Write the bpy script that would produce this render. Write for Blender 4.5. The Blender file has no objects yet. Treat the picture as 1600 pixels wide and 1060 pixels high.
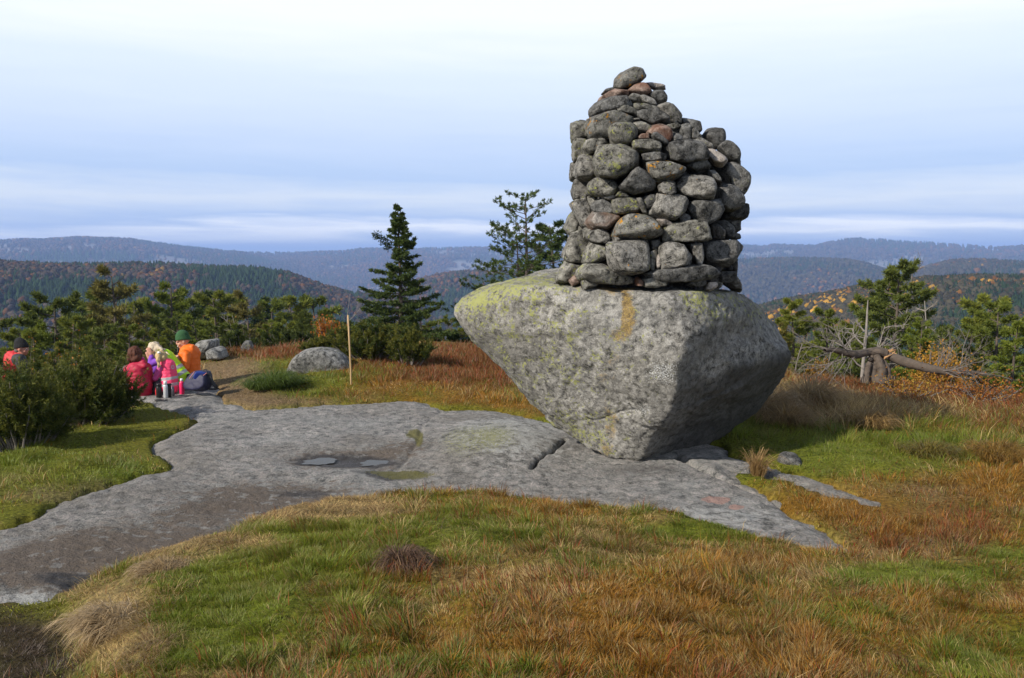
import bpy, bmesh, math, random
import numpy as np
from mathutils import Vector, Matrix

SC = bpy.context.scene
COL = SC.collection
rad = math.radians
rng = np.random.default_rng(7)
random.seed(7)

# ------------------------------------------------------------------ camera
ZC, PITCH, F = 2.15, math.atan((530 - 398) / 1333.0), 1333.0
cam_d = bpy.data.cameras.new('camera')
cam = bpy.data.objects.new('camera', cam_d)
COL.objects.link(cam)
cam.location = (0, 0, ZC)
cam.rotation_euler = (math.pi / 2 - PITCH, 0, 0)
cam_d.sensor_fit = 'HORIZONTAL'
cam_d.sensor_width = 36
cam_d.lens = 30.0
cam_d.clip_start = 0.05
cam_d.clip_end = 60000
SC.camera = cam

# ------------------------------------------------------------------ light, sky, exposure
SUN_V = Vector((-0.66, -0.52, 0.54)).normalized()
SUN_EL = math.asin(SUN_V.z)
SUN_AZ = math.atan2(SUN_V.x, SUN_V.y)
sun_d = bpy.data.lights.new('sun', 'SUN')
sun_d.energy = 5.0
sun_d.angle = rad(0.6)
sun_d.color = (1.0, 0.93, 0.82)
sun = bpy.data.objects.new('sun', sun_d)
COL.objects.link(sun)
sun.rotation_euler = (-SUN_V).to_track_quat('-Z', 'Y').to_euler()
sun.location = (-20, -20, 30)

W = bpy.data.worlds.new('World')
SC.world = W
W.use_nodes = True


def N(nt, typ, **kw):
    n = nt.nodes.new(typ)
    for k, v in kw.items():
        setattr(n, k, v)
    return n


def LK(nt, a, b):
    nt.links.new(a, b)


def math_n(nt, op, a, b=None, c=None, clamp=False):
    n = nt.nodes.new('ShaderNodeMath')
    n.operation = op
    n.use_clamp = clamp
    for i, v in enumerate((a, b, c)):
        if v is None:
            continue
        if isinstance(v, (int, float)):
            n.inputs[i].default_value = v
        else:
            nt.links.new(v, n.inputs[i])
    return n.outputs[0]


def mixc(nt, fac, a, b, blend='MIX'):
    n = nt.nodes.new('ShaderNodeMix')
    n.data_type = 'RGBA'
    n.blend_type = blend
    for s, v in ((n.inputs[0], fac), (n.inputs[6], a), (n.inputs[7], b)):
        if isinstance(v, (int, float)):
            s.default_value = v
        elif isinstance(v, tuple):
            s.default_value = (*v[:3], 1)
        else:
            nt.links.new(v, s)
    return n.outputs[2]


def ramp(nt, fac, stops, interp='LINEAR'):
    n = nt.nodes.new('ShaderNodeValToRGB')
    cr = n.color_ramp
    cr.interpolation = interp
    while len(cr.elements) < len(stops):
        cr.elements.new(0.5)
    for e, (p, c) in zip(cr.elements, stops):
        e.position = p
        e.color = (*c, 1) if isinstance(c, tuple) else (c, c, c, 1)
    if fac is not None:
        nt.links.new(fac, n.inputs[0])
    return n.outputs[0]


def noise_n(nt, vec, scale, detail=4, rough=0.55, dist=0.0):
    n = nt.nodes.new('ShaderNodeTexNoise')
    n.inputs['Scale'].default_value = scale
    n.inputs['Detail'].default_value = detail
    n.inputs['Roughness'].default_value = rough
    n.inputs['Distortion'].default_value = dist
    if vec is not None:
        nt.links.new(vec, n.inputs['Vector'])
    return n.outputs[0]


wt = W.node_tree
wt.nodes.clear()
w_out = N(wt, 'ShaderNodeOutputWorld')
w_bg = N(wt, 'ShaderNodeBackground')
w_bg.inputs['Strength'].default_value = 0.1
LK(wt, w_bg.outputs[0], w_out.inputs[0])
sky = N(wt, 'ShaderNodeTexSky', sky_type='NISHITA')
sky.sun_disc = False
sky.sun_elevation = SUN_EL
sky.sun_rotation = SUN_AZ
sky.air_density = 1.0
sky.dust_density = 0.6
sky.ozone_density = 1.5
tc = N(wt, 'ShaderNodeTexCoord')
sep = N(wt, 'ShaderNodeSeparateXYZ')
LK(wt, tc.outputs['Generated'], sep.inputs[0])
elev = math_n(wt, 'MULTIPLY', math_n(wt, 'ARCSINE', sep.outputs[2]), 180 / math.pi)
azim = math_n(wt, 'ARCTAN2', sep.outputs[0], sep.outputs[1])
# thin stratus: sheets stretched along the horizon, drawn by slow noise in azimuth / elevation
comb = N(wt, 'ShaderNodeCombineXYZ')
LK(wt, math_n(wt, 'MULTIPLY', azim, 1.6), comb.inputs[0])
LK(wt, math_n(wt, 'MULTIPLY', elev, 0.30), comb.inputs[1])
wob = noise_n(wt, comb.outputs[0], 1.0, 4, 0.5, 0.2)
comb2 = N(wt, 'ShaderNodeCombineXYZ')
LK(wt, math_n(wt, 'MULTIPLY', azim, 6.5), comb2.inputs[0])
LK(wt, math_n(wt, 'ADD', math_n(wt, 'MULTIPLY', elev, 1.3), math_n(wt, 'MULTIPLY', azim, 2.2)), comb2.inputs[1])
wisp = noise_n(wt, comb2.outputs[0], 1.0, 7, 0.6, 0.5)
el2 = math_n(wt, 'ADD', elev, math_n(wt, 'MULTIPLY', math_n(wt, 'SUBTRACT', wob, 0.5), 4.2))
el2 = math_n(wt, 'ADD', el2, math_n(wt, 'MULTIPLY', math_n(wt, 'SUBTRACT', wisp, 0.5), 1.7))
fac = math_n(wt, 'DIVIDE', el2, 40.0, clamp=True)


def S(r, g, b):      # sRGB 0-255 -> linear
    return tuple(((v / 255) / 12.92 if v <= 10 else ((v / 255 + 0.055) / 1.055) ** 2.4) for v in (r, g, b))


cl = ramp(wt, fac, [(0.0, S(188, 208, 238)), (0.018, S(200, 216, 240)), (0.036, (1.12, 1.12, 1.10)),
                    (0.058, S(178, 199, 233)), (0.088, S(216, 225, 237)), (0.125, S(178, 200, 233)),
                    (0.20, S(200, 215, 240)), (0.29, S(217, 229, 244)), (0.37, S(238, 243, 246)),
                    (0.55, S(238, 244, 252)), (0.75, S(176, 186, 200)), (1.0, S(128, 144, 170))])
cl10 = mixc(wt, 1.0, cl, (11.3, 11.2, 11.1), 'MULTIPLY')
cov = ramp(wt, math_n(wt, 'DIVIDE', elev, 90.0, clamp=True), [(0.0, 0.93), (0.22, 0.92), (0.5, 0.35), (1.0, 0.25)])
LK(wt, mixc(wt, cov, sky.outputs[0], cl10), w_bg.inputs['Color'])

SC.view_settings.view_transform = 'Standard'
SC.view_settings.look = 'None'
SC.view_settings.exposure = 0.22
SC.view_settings.gamma = 1.0
SC.render.engine = 'CYCLES'
SC.cycles.use_denoising = True
SC.cycles.max_bounces = 6
SC.cycles.diffuse_bounces = 3
SC.cycles.transparent_max_bounces = 6
SC.cycles.volume_bounces = 1
try:
    SC.cycles.denoising_prefilter = 'ACCURATE'
except Exception:
    pass

# ------------------------------------------------------------------ projection helpers (photo pixels at 1600 wide <-> world)
CP, SP = math.cos(PITCH), math.sin(PITCH)


def proj(x, y, z):
    d = y * CP - (z - ZC) * SP
    u = y * SP + (z - ZC) * CP
    d = np.where(np.abs(d) < 1e-3, 1e-3, d)
    return 800 + F * x / d, 530 - F * u / d


def ray(px, py):
    a, b = (px - 800) / F, (530 - py) / F
    return Vector((a, CP + b * SP, -SP + b * CP))


def at(px, py, Y):
    d = ray(px, py)
    return Vector((0, 0, ZC)) + d * (Y / d.y)


def gz(px, py, z=0.0):
    d = ray(px, py)
    return Vector((0, 0, ZC)) + d * ((z - ZC) / d.z)


# ------------------------------------------------------------------ numpy noise
def _h(ix, iy, iz):
    n = (ix * 374761393 + iy * 668265263 + iz * 2147483647 + 1274126177) & 0xffffffff
    n = ((n ^ (n >> 13)) * 1274126177) & 0xffffffff
    n = ((n ^ (n >> 16)) * 2246822519) & 0xffffffff
    return ((n ^ (n >> 15)) & 0xffff) / 32767.5 - 1.0


def vn(p):
    p = np.asarray(p, float)
    i = np.floor(p).astype(np.int64)
    f = p - i
    f = f * f * f * (f * (f * 6 - 15) + 10)
    x, y, z = i[..., 0], i[..., 1], i[..., 2]
    u, v, w = f[..., 0], f[..., 1], f[..., 2]
    def L(a, b, t): return a + (b - a) * t
    c = [[[_h(x + a, y + b, z + k) for k in (0, 1)] for b in (0, 1)] for a in (0, 1)]
    return L(L(L(c[0][0][0], c[1][0][0], u), L(c[0][1][0], c[1][1][0], u), v),
             L(L(c[0][0][1], c[1][0][1], u), L(c[0][1][1], c[1][1][1], u), v), w)


def fbm(p, octv=4, gain=0.5, lac=2.03):
    p = np.asarray(p, float)
    s, a, t = 0, 1.0, 0
    for k in range(octv):
        s = s + a * vn(p + 17.3 * k)
        t += a
        a *= gain
        p = p * lac
    return s / t


def f2(x, y, sc, octv=4, seed=0.0):
    x = np.asarray(x, float)
    return fbm(np.stack([x * sc + seed, np.asarray(y, float) * sc - seed, np.zeros_like(x) + seed * 1.7], -1), octv)


def sstep(a, b, x):
    t = np.clip((x - a) / (b - a), 0, 1)
    return t * t * (3 - 2 * t)


# ------------------------------------------------------------------ mesh / object helpers
def mesh(name, V, quads=None, tris=None, col=None, smooth=False, attrs=None):
    V = np.asarray(V, np.float32).reshape(-1, 3)
    me = bpy.data.meshes.new(name)
    me.vertices.add(len(V))
    me.vertices.foreach_set('co', V.ravel())
    q = np.zeros((0, 4), np.int32) if quads is None else np.asarray(quads, np.int32).reshape(-1, 4)
    t = np.zeros((0, 3), np.int32) if tris is None else np.asarray(tris, np.int32).reshape(-1, 3)
    nl = q.size + t.size
    me.loops.add(nl)
    me.loops.foreach_set('vertex_index', np.concatenate([q.ravel(), t.ravel()]))
    me.polygons.add(len(q) + len(t))
    me.polygons.foreach_set('loop_start', np.concatenate([np.arange(len(q)) * 4, q.size + np.arange(len(t)) * 3]).astype(np.int32))
    if smooth:
        me.polygons.foreach_set('use_smooth', np.ones(len(q) + len(t), bool))
    me.update(calc_edges=True)
    if col is not None:
        ca = me.color_attributes.new('Col', 'FLOAT_COLOR', 'POINT')
        c = np.ones((len(V), 4), np.float32)
        c[:, :3] = col
        ca.data.foreach_set('color', c.ravel())
    for k, v in (attrs or {}).items():
        a = me.attributes.new(k, 'FLOAT', 'POINT')
        a.data.foreach_set('value', np.asarray(v, np.float32))
    return me


def tag(o, label=None, cat=None, group=None, kind=None):
    for k, v in (('label', label), ('category', cat), ('group', group), ('kind', kind)):
        if v:
            o[k] = v
    return o


def obj(name, me, mat=None, parent=None, loc=None):
    o = bpy.data.objects.new(name, me)
    COL.objects.link(o)
    if mat is not None:
        for m in (mat if isinstance(mat, (list, tuple)) else [mat]):
            if me.materials.find(m.name) < 0:
                me.materials.append(m)
    if parent is not None:
        o.parent = parent
    if loc is not None:
        o.location = loc
    return o


def empty(name, loc, rz=0.0, **kw):
    o = bpy.data.objects.new(name, None)
    o.empty_display_size = 0.2
    COL.objects.link(o)
    o.location = loc
    o.rotation_euler = (0, 0, rz)
    return tag(o, **kw)


def copy_tree(o, parent=None):
    c = o.copy()
    COL.objects.link(c)
    c.parent = parent
    for ch in o.children:
        copy_tree(ch, c)
    return c


def ico(sub):
    bm = bmesh.new()
    bmesh.ops.create_icosphere(bm, subdivisions=sub, radius=1)
    V = np.array([v.co[:] for v in bm.verts])
    T = np.array([[v.index for v in f.verts] for f in bm.faces])
    bm.free()
    V /= np.linalg.norm(V, axis=1, keepdims=True)
    return V, T


ICO = {k: ico(k) for k in (1, 2, 3, 4, 5)}


def softhull(dirs, NN, D, p=14):
    t = np.maximum(dirs @ np.asarray(NN).T / np.asarray(D), 0)
    return (t ** p).sum(1) ** (-1.0 / p)


def tube(path, radii, seg=7, closed=True):
    P = np.asarray(path, float)
    R = np.asarray(radii, float)
    n = len(P)
    T = np.gradient(P, axis=0)
    T /= np.linalg.norm(T, axis=1, keepdims=True) + 1e-9
    up = np.where(np.abs(T[:, 2:3]) > 0.9, np.array([[1.0, 0, 0]]), np.array([[0, 0, 1.0]]))
    A = np.cross(T, up)
    A /= np.linalg.norm(A, axis=1, keepdims=True) + 1e-9
    B = np.cross(T, A)
    th = np.linspace(0, 2 * math.pi, seg, endpoint=False)
    V = P[:, None] + R[:, None, None] * (A[:, None] * np.cos(th)[None, :, None] + B[:, None] * np.sin(th)[None, :, None])
    V = V.reshape(-1, 3)
    i = np.arange(n - 1)[:, None] * seg
    j = np.arange(seg)[None]
    k = (j + 1) % seg
    Q = np.stack([i + j, i + k, i + seg + k, i + seg + j], -1).reshape(-1, 4)
    return V, Q


class MB:
    """collects pieces of one mesh"""
    def __init__(s):
        s.V, s.Q, s.T, s.C, s.n = [], [], [], [], 0

    def add(s, V, Q=None, T=None, c=None):
        V = np.asarray(V, float).reshape(-1, 3)
        if Q is not None and len(Q):
            s.Q.append(np.asarray(Q) + s.n)
        if T is not None and len(T):
            s.T.append(np.asarray(T) + s.n)
        s.V.append(V)
        if c is not None:
            c = np.asarray(c, float)
            s.C.append(np.broadcast_to(c, (len(V), 3)) if c.ndim == 1 else c)
        s.n += len(V)

    def tube(s, path, radii, seg=6, c=None):
        V, Q = tube(path, radii, seg)
        s.add(V, Q, c=c)

    def me(s, name, smooth=False):
        return mesh(name, np.concatenate(s.V), np.concatenate(s.Q) if s.Q else None,
                    np.concatenate(s.T) if s.T else None, np.concatenate(s.C) if s.C else None, smooth)


def blades(P, D, L, Wd, side=None):
    """kite-shaped leaf / needle faces from P along unit D"""
    P, D = np.asarray(P, float), np.asarray(D, float)
    n = len(P)
    L = np.broadcast_to(np.asarray(L, float), (n,))[:, None]
    Wd = np.broadcast_to(np.asarray(Wd, float), (n,))[:, None]
    if side is None:
        side = np.cross(D, rng.normal(size=(n, 3)))
        side /= np.linalg.norm(side, axis=1, keepdims=True) + 1e-9
    a = P
    b = P + D * L * 0.45 + side * Wd * 0.5
    c = P + D * L
    d = P + D * L * 0.45 - side * Wd * 0.5
    V = np.stack([a, b, c, d], 1).reshape(-1, 3)
    Q = np.arange(4 * n).reshape(-1, 4)
    return V, Q


def unit(v):
    v = np.asarray(v, float)
    return v / (np.linalg.norm(v, axis=-1, keepdims=True) + 1e-9)

# ------------------------------------------------------------------ materials
def mat(name):
    m = bpy.data.materials.new(name)
    m.use_nodes = True
    nt = m.node_tree
    b = nt.nodes['Principled BSDF']
    return m, nt, b


def plain(name, c, rough=0.7, metal=0.0, var=0.12, scale=30.0, bump=0.0, spec=0.4):
    m, nt, b = mat(name)
    tcn = N(nt, 'ShaderNodeTexCoord')
    n = noise_n(nt, tcn.outputs['Object'], scale, 4)
    LK(nt, mixc(nt, n, tuple(v * (1 - var) for v in c), tuple(min(1, v * (1 + var)) for v in c)), b.inputs['Base Color'])
    b.inputs['Roughness'].default_value = rough
    b.inputs['Metallic'].default_value = metal
    b.inputs['Specular IOR Level'].default_value = spec
    if bump:
        bn = N(nt, 'ShaderNodeBump')
        bn.inputs['Strength'].default_value = bump
        bn.inputs['Distance'].default_value = 0.02
        LK(nt, n, bn.inputs['Height'])
        LK(nt, bn.outputs[0], b.inputs['Normal'])
    return m


def leafy(name, trans=0.35, rough=0.6, spec=0.25):
    """vegetation: per-leaf colour attribute, light passing through"""
    m, nt, b = mat(name)
    a = N(nt, 'ShaderNodeAttribute', attribute_name='Col')
    LK(nt, a.outputs['Color'], b.inputs['Base Color'])
    b.inputs['Roughness'].default_value = rough
    b.inputs['Specular IOR Level'].default_value = spec
    tr = N(nt, 'ShaderNodeBsdfTranslucent')
    LK(nt, a.outputs['Color'], tr.inputs['Color'])
    mx = N(nt, 'ShaderNodeMixShader')
    mx.inputs[0].default_value = trans
    LK(nt, b.outputs[0], mx.inputs[1])
    LK(nt, tr.outputs[0], mx.inputs[2])
    LK(nt, mx.outputs[0], nt.nodes['Material Output'].inputs['Surface'])
    return m


def rock(name, base, contrast=0.5, lichen=0.35, lcol=(0.36, 0.36, 0.07), orange=0.0, scale=1.0, dark=0.35, bump=1.0, masks=False, tint=None):
    """lichen-crusted granite"""
    m, nt, b = mat(name)
    tcn = N(nt, 'ShaderNodeTexCoord')
    oi = N(nt, 'ShaderNodeObjectInfo')
    mp = N(nt, 'ShaderNodeVectorMath', operation='ADD')
    LK(nt, tcn.outputs['Object'], mp.inputs[0])
    sc = N(nt, 'ShaderNodeVectorMath', operation='SCALE')
    sc.inputs[0].default_value = (17.0, 31.0, 23.0)
    LK(nt, oi.outputs['Random'], sc.inputs['Scale'])
    LK(nt, sc.outputs[0], mp.inputs[1])
    v = mp.outputs[0]
    big = noise_n(nt, v, 2.3 * scale, 5, 0.6)
    mid = noise_n(nt, v, 13 * scale, 6, 0.68, 0.4)
    fine = noise_n(nt, v, 62 * scale, 5, 0.7)
    c0 = tuple(x * (1 - contrast) for x in base)
    c1 = tuple(min(1, x * (1 + contrast)) for x in base)
    col = mixc(nt, ramp(nt, mid, [(0.36, 0.0), (0.64, 1.0)]), c0, c1)
    # pale crust lichens with crisp rims
    pale = ramp(nt, math_n(nt, 'ADD', math_n(nt, 'MULTIPLY', fine, 0.6), math_n(nt, 'MULTIPLY', mid, 0.4)), [(0.52, 0.0), (0.57, 1.0)])
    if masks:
        ab = N(nt, 'ShaderNodeAttribute', attribute_name='bare_shade')
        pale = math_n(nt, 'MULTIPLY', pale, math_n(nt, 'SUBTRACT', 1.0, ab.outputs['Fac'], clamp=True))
    col = mixc(nt, math_n(nt, 'MULTIPLY', pale, 0.7), col, tuple(min(1, x * 1.8 + 0.05) for x in base))
    # black crusts and pits
    pit = ramp(nt, math_n(nt, 'ADD', math_n(nt, 'MULTIPLY', fine, 0.45), math_n(nt, 'MULTIPLY', mid, 0.55)), [(0.40, 1.0), (0.46, 0.0)])
    col = mixc(nt, math_n(nt, 'MULTIPLY', pit, dark * 2), col, tuple(x * 0.14 for x in base))
    # broad tone
    col = mixc(nt, 1.0, col, ramp(nt, big, [(0.3, 0.6), (0.7, 1.25)]), 'MULTIPLY')
    if masks:
        lo = noise_n(nt, v, 0.9, 5, 0.65, 0.6)
        col = mixc(nt, ramp(nt, lo, [(0.44, 0.0), (0.62, 0.4)]), col, mixc(nt, mid, (0.11, 0.105, 0.092), (0.23, 0.215, 0.185)))
        col = mixc(nt, ramp(nt, lo, [(0.30, 0.3), (0.44, 0.0)]), col, mixc(nt, fine, (0.24, 0.235, 0.22), (0.40, 0.395, 0.375)))
        col = mixc(nt, math_n(nt, 'MULTIPLY', ab.outputs['Fac'], 0.8), col, mixc(nt, mid, (0.030, 0.028, 0.025), (0.085, 0.079, 0.071)))  # overhang's shade painted into the colour, on rock bare of pale lichen
    if tint:
        col = mixc(nt, ramp(nt, noise_n(nt, v, 5 * scale, 4, 0.6), [(0.42, 0.0), (0.6, 0.8)]), col, tint)
    # yellow-green map lichen
    la = noise_n(nt, v, 5.0 * scale, 3, 0.5)
    lb = noise_n(nt, v, 27 * scale, 5, 0.62, 0.6)
    lsum = math_n(nt, 'ADD', math_n(nt, 'MULTIPLY', la, 0.36), math_n(nt, 'MULTIPLY', lb, 0.64))
    if masks:
        am = N(nt, 'ShaderNodeAttribute', attribute_name='yellow')
        lsum = math_n(nt, 'ADD', lsum, math_n(nt, 'MULTIPLY', am.outputs['Fac'], 0.13))
    th = 0.66 - 0.2 * lichen
    lm = ramp(nt, lsum, [(th, 0.0), (th + 0.035, 1.0)])
    col = mixc(nt, math_n(nt, 'MULTIPLY', lm, 0.85), col, lcol)
    if orange:
        ob = noise_n(nt, v, 9 * scale, 4, 0.6)
        om = ramp(nt, ob, [(0.72 - 0.1 * orange, 0.0), (0.76 - 0.1 * orange, 1.0)])
        col = mixc(nt, om, col, (0.42, 0.20, 0.015))
    if masks:
        ao = N(nt, 'ShaderNodeAttribute', attribute_name='ochre')
        om = ramp(nt, math_n(nt, 'ADD', ao.outputs['Fac'], math_n(nt, 'MULTIPLY', math_n(nt, 'SUBTRACT', mid, 0.5), 2.2)), [(0.40, 0.0), (0.85, 1.0)])
        col = mixc(nt, math_n(nt, 'MULTIPLY', om, math_n(nt, 'ADD', 0.35, math_n(nt, 'MULTIPLY', fine, 0.75), clamp=True)), col, mixc(nt, ramp(nt, fine, [(0.4, 0.0), (0.6, 1.0)]), (0.13, 0.07, 0.015), (0.36, 0.235, 0.035)))
        aw = N(nt, 'ShaderNodeAttribute', attribute_name='white')
        wm = ramp(nt, math_n(nt, 'ADD', aw.outputs['Fac'], math_n(nt, 'MULTIPLY', math_n(nt, 'SUBTRACT', fine, 0.5), 3.2)), [(0.54, 0.0), (0.72, 0.9)])
        col = mixc(nt, wm, col, (0.55, 0.56, 0.55))
    rv = math_n(nt, 'ADD', math_n(nt, 'MULTIPLY', oi.outputs['Random'], 0.4), 0.8)
    cm = N(nt, 'ShaderNodeVectorMath', operation='SCALE')
    LK(nt, col, cm.inputs[0])
    LK(nt, rv, cm.inputs['Scale'])
    LK(nt, cm.outputs[0], b.inputs['Base Color'])
    b.inputs['Roughness'].default_value = 0.9
    b.inputs['Specular IOR Level'].default_value = 0.2
    h = math_n(nt, 'ADD', math_n(nt, 'MULTIPLY', mid, 1.0), math_n(nt, 'MULTIPLY', fine, 0.45))
    bn = N(nt, 'ShaderNodeBump')
    bn.inputs['Strength'].default_value = min(1.0, bump)
    bn.inputs['Distance'].default_value = 0.035 / scale
    LK(nt, h, bn.inputs['Height'])
    LK(nt, bn.outputs[0], b.inputs['Normal'])
    return m


M = {}
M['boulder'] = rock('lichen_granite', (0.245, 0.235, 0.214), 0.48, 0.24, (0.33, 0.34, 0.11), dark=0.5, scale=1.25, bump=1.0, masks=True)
M['g'] = rock('grey_stone', (0.172, 0.164, 0.148), 0.55, 0.22, (0.30, 0.31, 0.08), orange=0.15, scale=1.15, dark=0.55)
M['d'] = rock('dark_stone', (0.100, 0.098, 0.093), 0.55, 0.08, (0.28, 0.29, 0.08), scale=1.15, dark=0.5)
M['l'] = rock('lichen_stone', (0.168, 0.161, 0.140), 0.55, 0.40, (0.30, 0.315, 0.08), scale=1.15, dark=0.5, orange=0.2)
M['o'] = rock('orange_lichen_stone', (0.155, 0.150, 0.134), 0.55, 0.30, (0.30, 0.31, 0.08), scale=1.15, dark=0.5, orange=1.3)
M['r'] = rock('reddish_stone', (0.19, 0.138, 0.112), 0.5, 0.1, scale=1.1, dark=0.45, tint=(0.15, 0.068, 0.042))
M['q'] = rock('rust_patched_stone', (0.23, 0.21, 0.19), 0.45, 0.1, scale=1.1, dark=0.45, tint=(0.16, 0.10, 0.07))
M['p'] = rock('pale_stone', (0.29, 0.258, 0.232), 0.4, 0.1, scale=1.1, dark=0.3)
M['field'] = rock('field_stone', (0.215, 0.21, 0.195), 0.5, 0.25, (0.30, 0.31, 0.1), scale=0.9, dark=0.45)
M['bark'] = plain('bark', (0.095, 0.074, 0.058), 0.95, var=0.5, scale=14, bump=0.6)
M['deadwood'] = plain('weathered_wood', (0.24, 0.215, 0.19), 0.9, var=0.45, scale=16, bump=0.5)
M['splinter'] = plain('fresh_splintered_wood', (0.48, 0.27, 0.12), 0.8, var=0.3, scale=25)
M['greytwig'] = plain('grey_twigs', (0.155, 0.135, 0.12), 0.9, var=0.3, scale=9)
M['wood'] = plain('pale_wooden_pole', (0.42, 0.28, 0.135), 0.65, var=0.2, scale=18)
M['leaf'] = leafy('needles_and_leaves', 0.32)
M['grass'] = leafy('grass_blades', 0.38, 0.5, 0.35)
M['far'] = leafy('far_woodland', 0.0, 0.9, 0.05)


# ------------------------------------------------------------------ terrain
def P2(pts, z=0.0):
    return np.array([gz(px, py, z)[:2] for px, py in pts])


FAR_EDGE = [(-260, 850), (-120, 838), (0, 822), (60, 793), (130, 767), (200, 745), (268, 730), (238, 712), (232, 690), (264, 672),
            (302, 656), (276, 641), (228, 630), (150, 612), (186, 596), (262, 584), (330, 586), (345, 606), (356, 624), (400, 636), (450, 633),
            (540, 630), (640, 625), (672, 629), (700, 639), (790, 641), (845, 655), (900, 668), (1000, 676), (1080, 684), (1150, 700),
            (1172, 745), (1215, 770), (1262, 802), (1300, 828), (1338, 862)]
NEAR_EDGE = [(1332, 868), (1280, 862), (1160, 838), (1080, 813), (1000, 800), (900, 786), (800, 772), (740, 762), (690, 757), (640, 762), (610, 768),
             (500, 780), (420, 800), (380, 820), (300, 840), (220, 860), (165, 885), (140, 905), (95, 925), (50, 937), (0, 940), (-130, 950), (-260, 955)]
STRIP = [(1070, 690), (1180, 714), (1240, 732), (1330, 763), (1400, 787), (1452, 806), (1400, 800), (1320, 782), (1240, 760), (1170, 742), (1090, 730)]
# the near edge runs on under the grass bank
POLY_A = np.concatenate([P2(FAR_EDGE), P2([(px, py + (60 if px > 150 and px < 1300 else 4)) for px, py in NEAR_EDGE])])
POLY_B = P2(STRIP)


def sdf_poly(x, y, P):
    x, y = np.asarray(x, float), np.asarray(y, float)
    d = np.full(x.shape, 1e9)
    ins = np.zeros(x.shape, bool)
    n = len(P)
    for i in range(n):
        a, b = P[i], P[(i + 1) % n]
        e = b - a
        wx, wy = x - a[0], y - a[1]
        t = np.clip((wx * e[0] + wy * e[1]) / (e @ e + 1e-12), 0, 1)
        d = np.minimum(d, (wx - t * e[0]) ** 2 + (wy - t * e[1]) ** 2)
        c = (a[1] > y) != (b[1] > y)
        xs = (b[0] - a[0]) * (y - a[1]) / ((b[1] - a[1]) if abs(b[1] - a[1]) > 1e-9 else 1e-9) + a[0]
        ins ^= c & (x < xs)
    d = np.sqrt(d)
    return np.where(ins, -d, d)


def slab_sdf(x, y):
    d = np.minimum(sdf_poly(x, y, POLY_A), sdf_poly(x, y, POLY_B))
    return d + 0.11 * f2(x, y, 1.6, 4, 3.0) + 0.10 * f2(x, y, 5.0, 4, 23.0)


def polyline_d(x, y, P):
    d = np.full(np.shape(x), 1e9)
    for a, b in zip(P[:-1], P[1:]):
        e = b - a
        t = np.clip(((x - a[0]) * e[0] + (y - a[1]) * e[1]) / (e @ e), 0, 1)
        d = np.minimum(d, (x - a[0] - t * e[0]) ** 2 + (y - a[1] - t * e[1]) ** 2)
    return np.sqrt(d)


CRACK1 = P2([(884, 690), (868, 706), (842, 722), (830, 736)])
CRACK2 = P2([(690, 640), (660, 664), (655, 690), (640, 712), (620, 735)])
CRACK3 = P2([(655, 690), (635, 672)])
CRACK4 = P2([(1055, 712), (1100, 735), (1180, 765), (1240, 790)])
DOME_C = gz(770, 688)
DIP_C = gz(545, 722)


def rock_z(x, y, d=None):
    if d is None:
        d = slab_sdf(x, y)
    z = 0.035 * f2(x, y, 0.55, 3, 9.0) + 0.022 * f2(x, y, 2.1, 4, 1.0) + 0.012 * f2(x, y, 8, 4, 4.0) + 0.009 * f2(x, y, 24, 3, 14.0)
    px, py = proj(x, y, 0 * x)
    z = z + 0.13 * np.exp(-(((px - 775) / 105) ** 2 + ((py - 695) / 42) ** 2) ** 1.4)
    z = z + 0.07 * np.exp(-(((px - 545) / 60) ** 2 + ((py - 748) / 13) ** 2))
    z = z - 0.05 * np.exp(-(((px - 545) / 95) ** 2 + ((py - 719) / 11) ** 2) ** 1.5)
    for C, w, dp in ((CRACK1, 0.028, 0.07), (CRACK2, 0.03, 0.025), (CRACK3, 0.03, 0.02), (CRACK4, 0.05, 0.07)):
        cd = polyline_d(x, y, C) + 0.03 * f2(x, y, 5, 3, 6.0)
        z = z - dp * np.exp(-(cd / w) ** 2)
    # side of the step east of the first crack sits lower
    z = z - 0.45 * np.clip(d, 0, 0.8) - 0.05 * sstep(-0.25, 0.0, d)
    return z


CREST = np.array([(-400, 1085, .02), (0, 1000, .02), (95, 960, .03), (150, 915, .10), (200, 880, .13), (240, 862, .15), (300, 848, .16), (360, 835, .16), (385, 822, .15),
                  (420, 805, .15), (500, 790, .14), (610, 777, .13), (640, 775, .12), (690, 772, .12), (740, 768, .14), (800, 775, .14), (900, 792, .14),
                  (1000, 806, .13), (1080, 820, .11), (1160, 846, .09), (1280, 870, .07), (1340, 876, .05), (1450, 905, .05), (1600, 945, .05), (2000, 1030, .05)], float)
CR_AZ, CR_R = [], []
for px, py, h in CREST:
    g = gz(px, py, h)
    CR_AZ.append(math.atan2(g.x, g.y))
    CR_R.append(math.hypot(g.x, g.y))
CR_AZ, CR_R, CR_H = np.array(CR_AZ), np.array(CR_R), CREST[:, 2]


def az_of(px):
    return math.atan2((px - 800) / F, CP)


def sil(pts, r, dz=0.0):
    a, z = [], []
    for px, py in pts:
        d = ray(px, py)
        a.append(math.atan2(d.x, d.y))
        z.append(ZC + d.z / math.hypot(d.x, d.y) * r + dz)
    return np.array(a), np.array(z)


RIDGES = []   # (azimuths, heights, r0, rk, rb, roughness)


def ridge(pts, r0, rk, rb, rough, dz=0.0):
    a, z = sil(pts, rk, dz)
    RIDGES.append((a, z, r0, rk, rb, rough))


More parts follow.
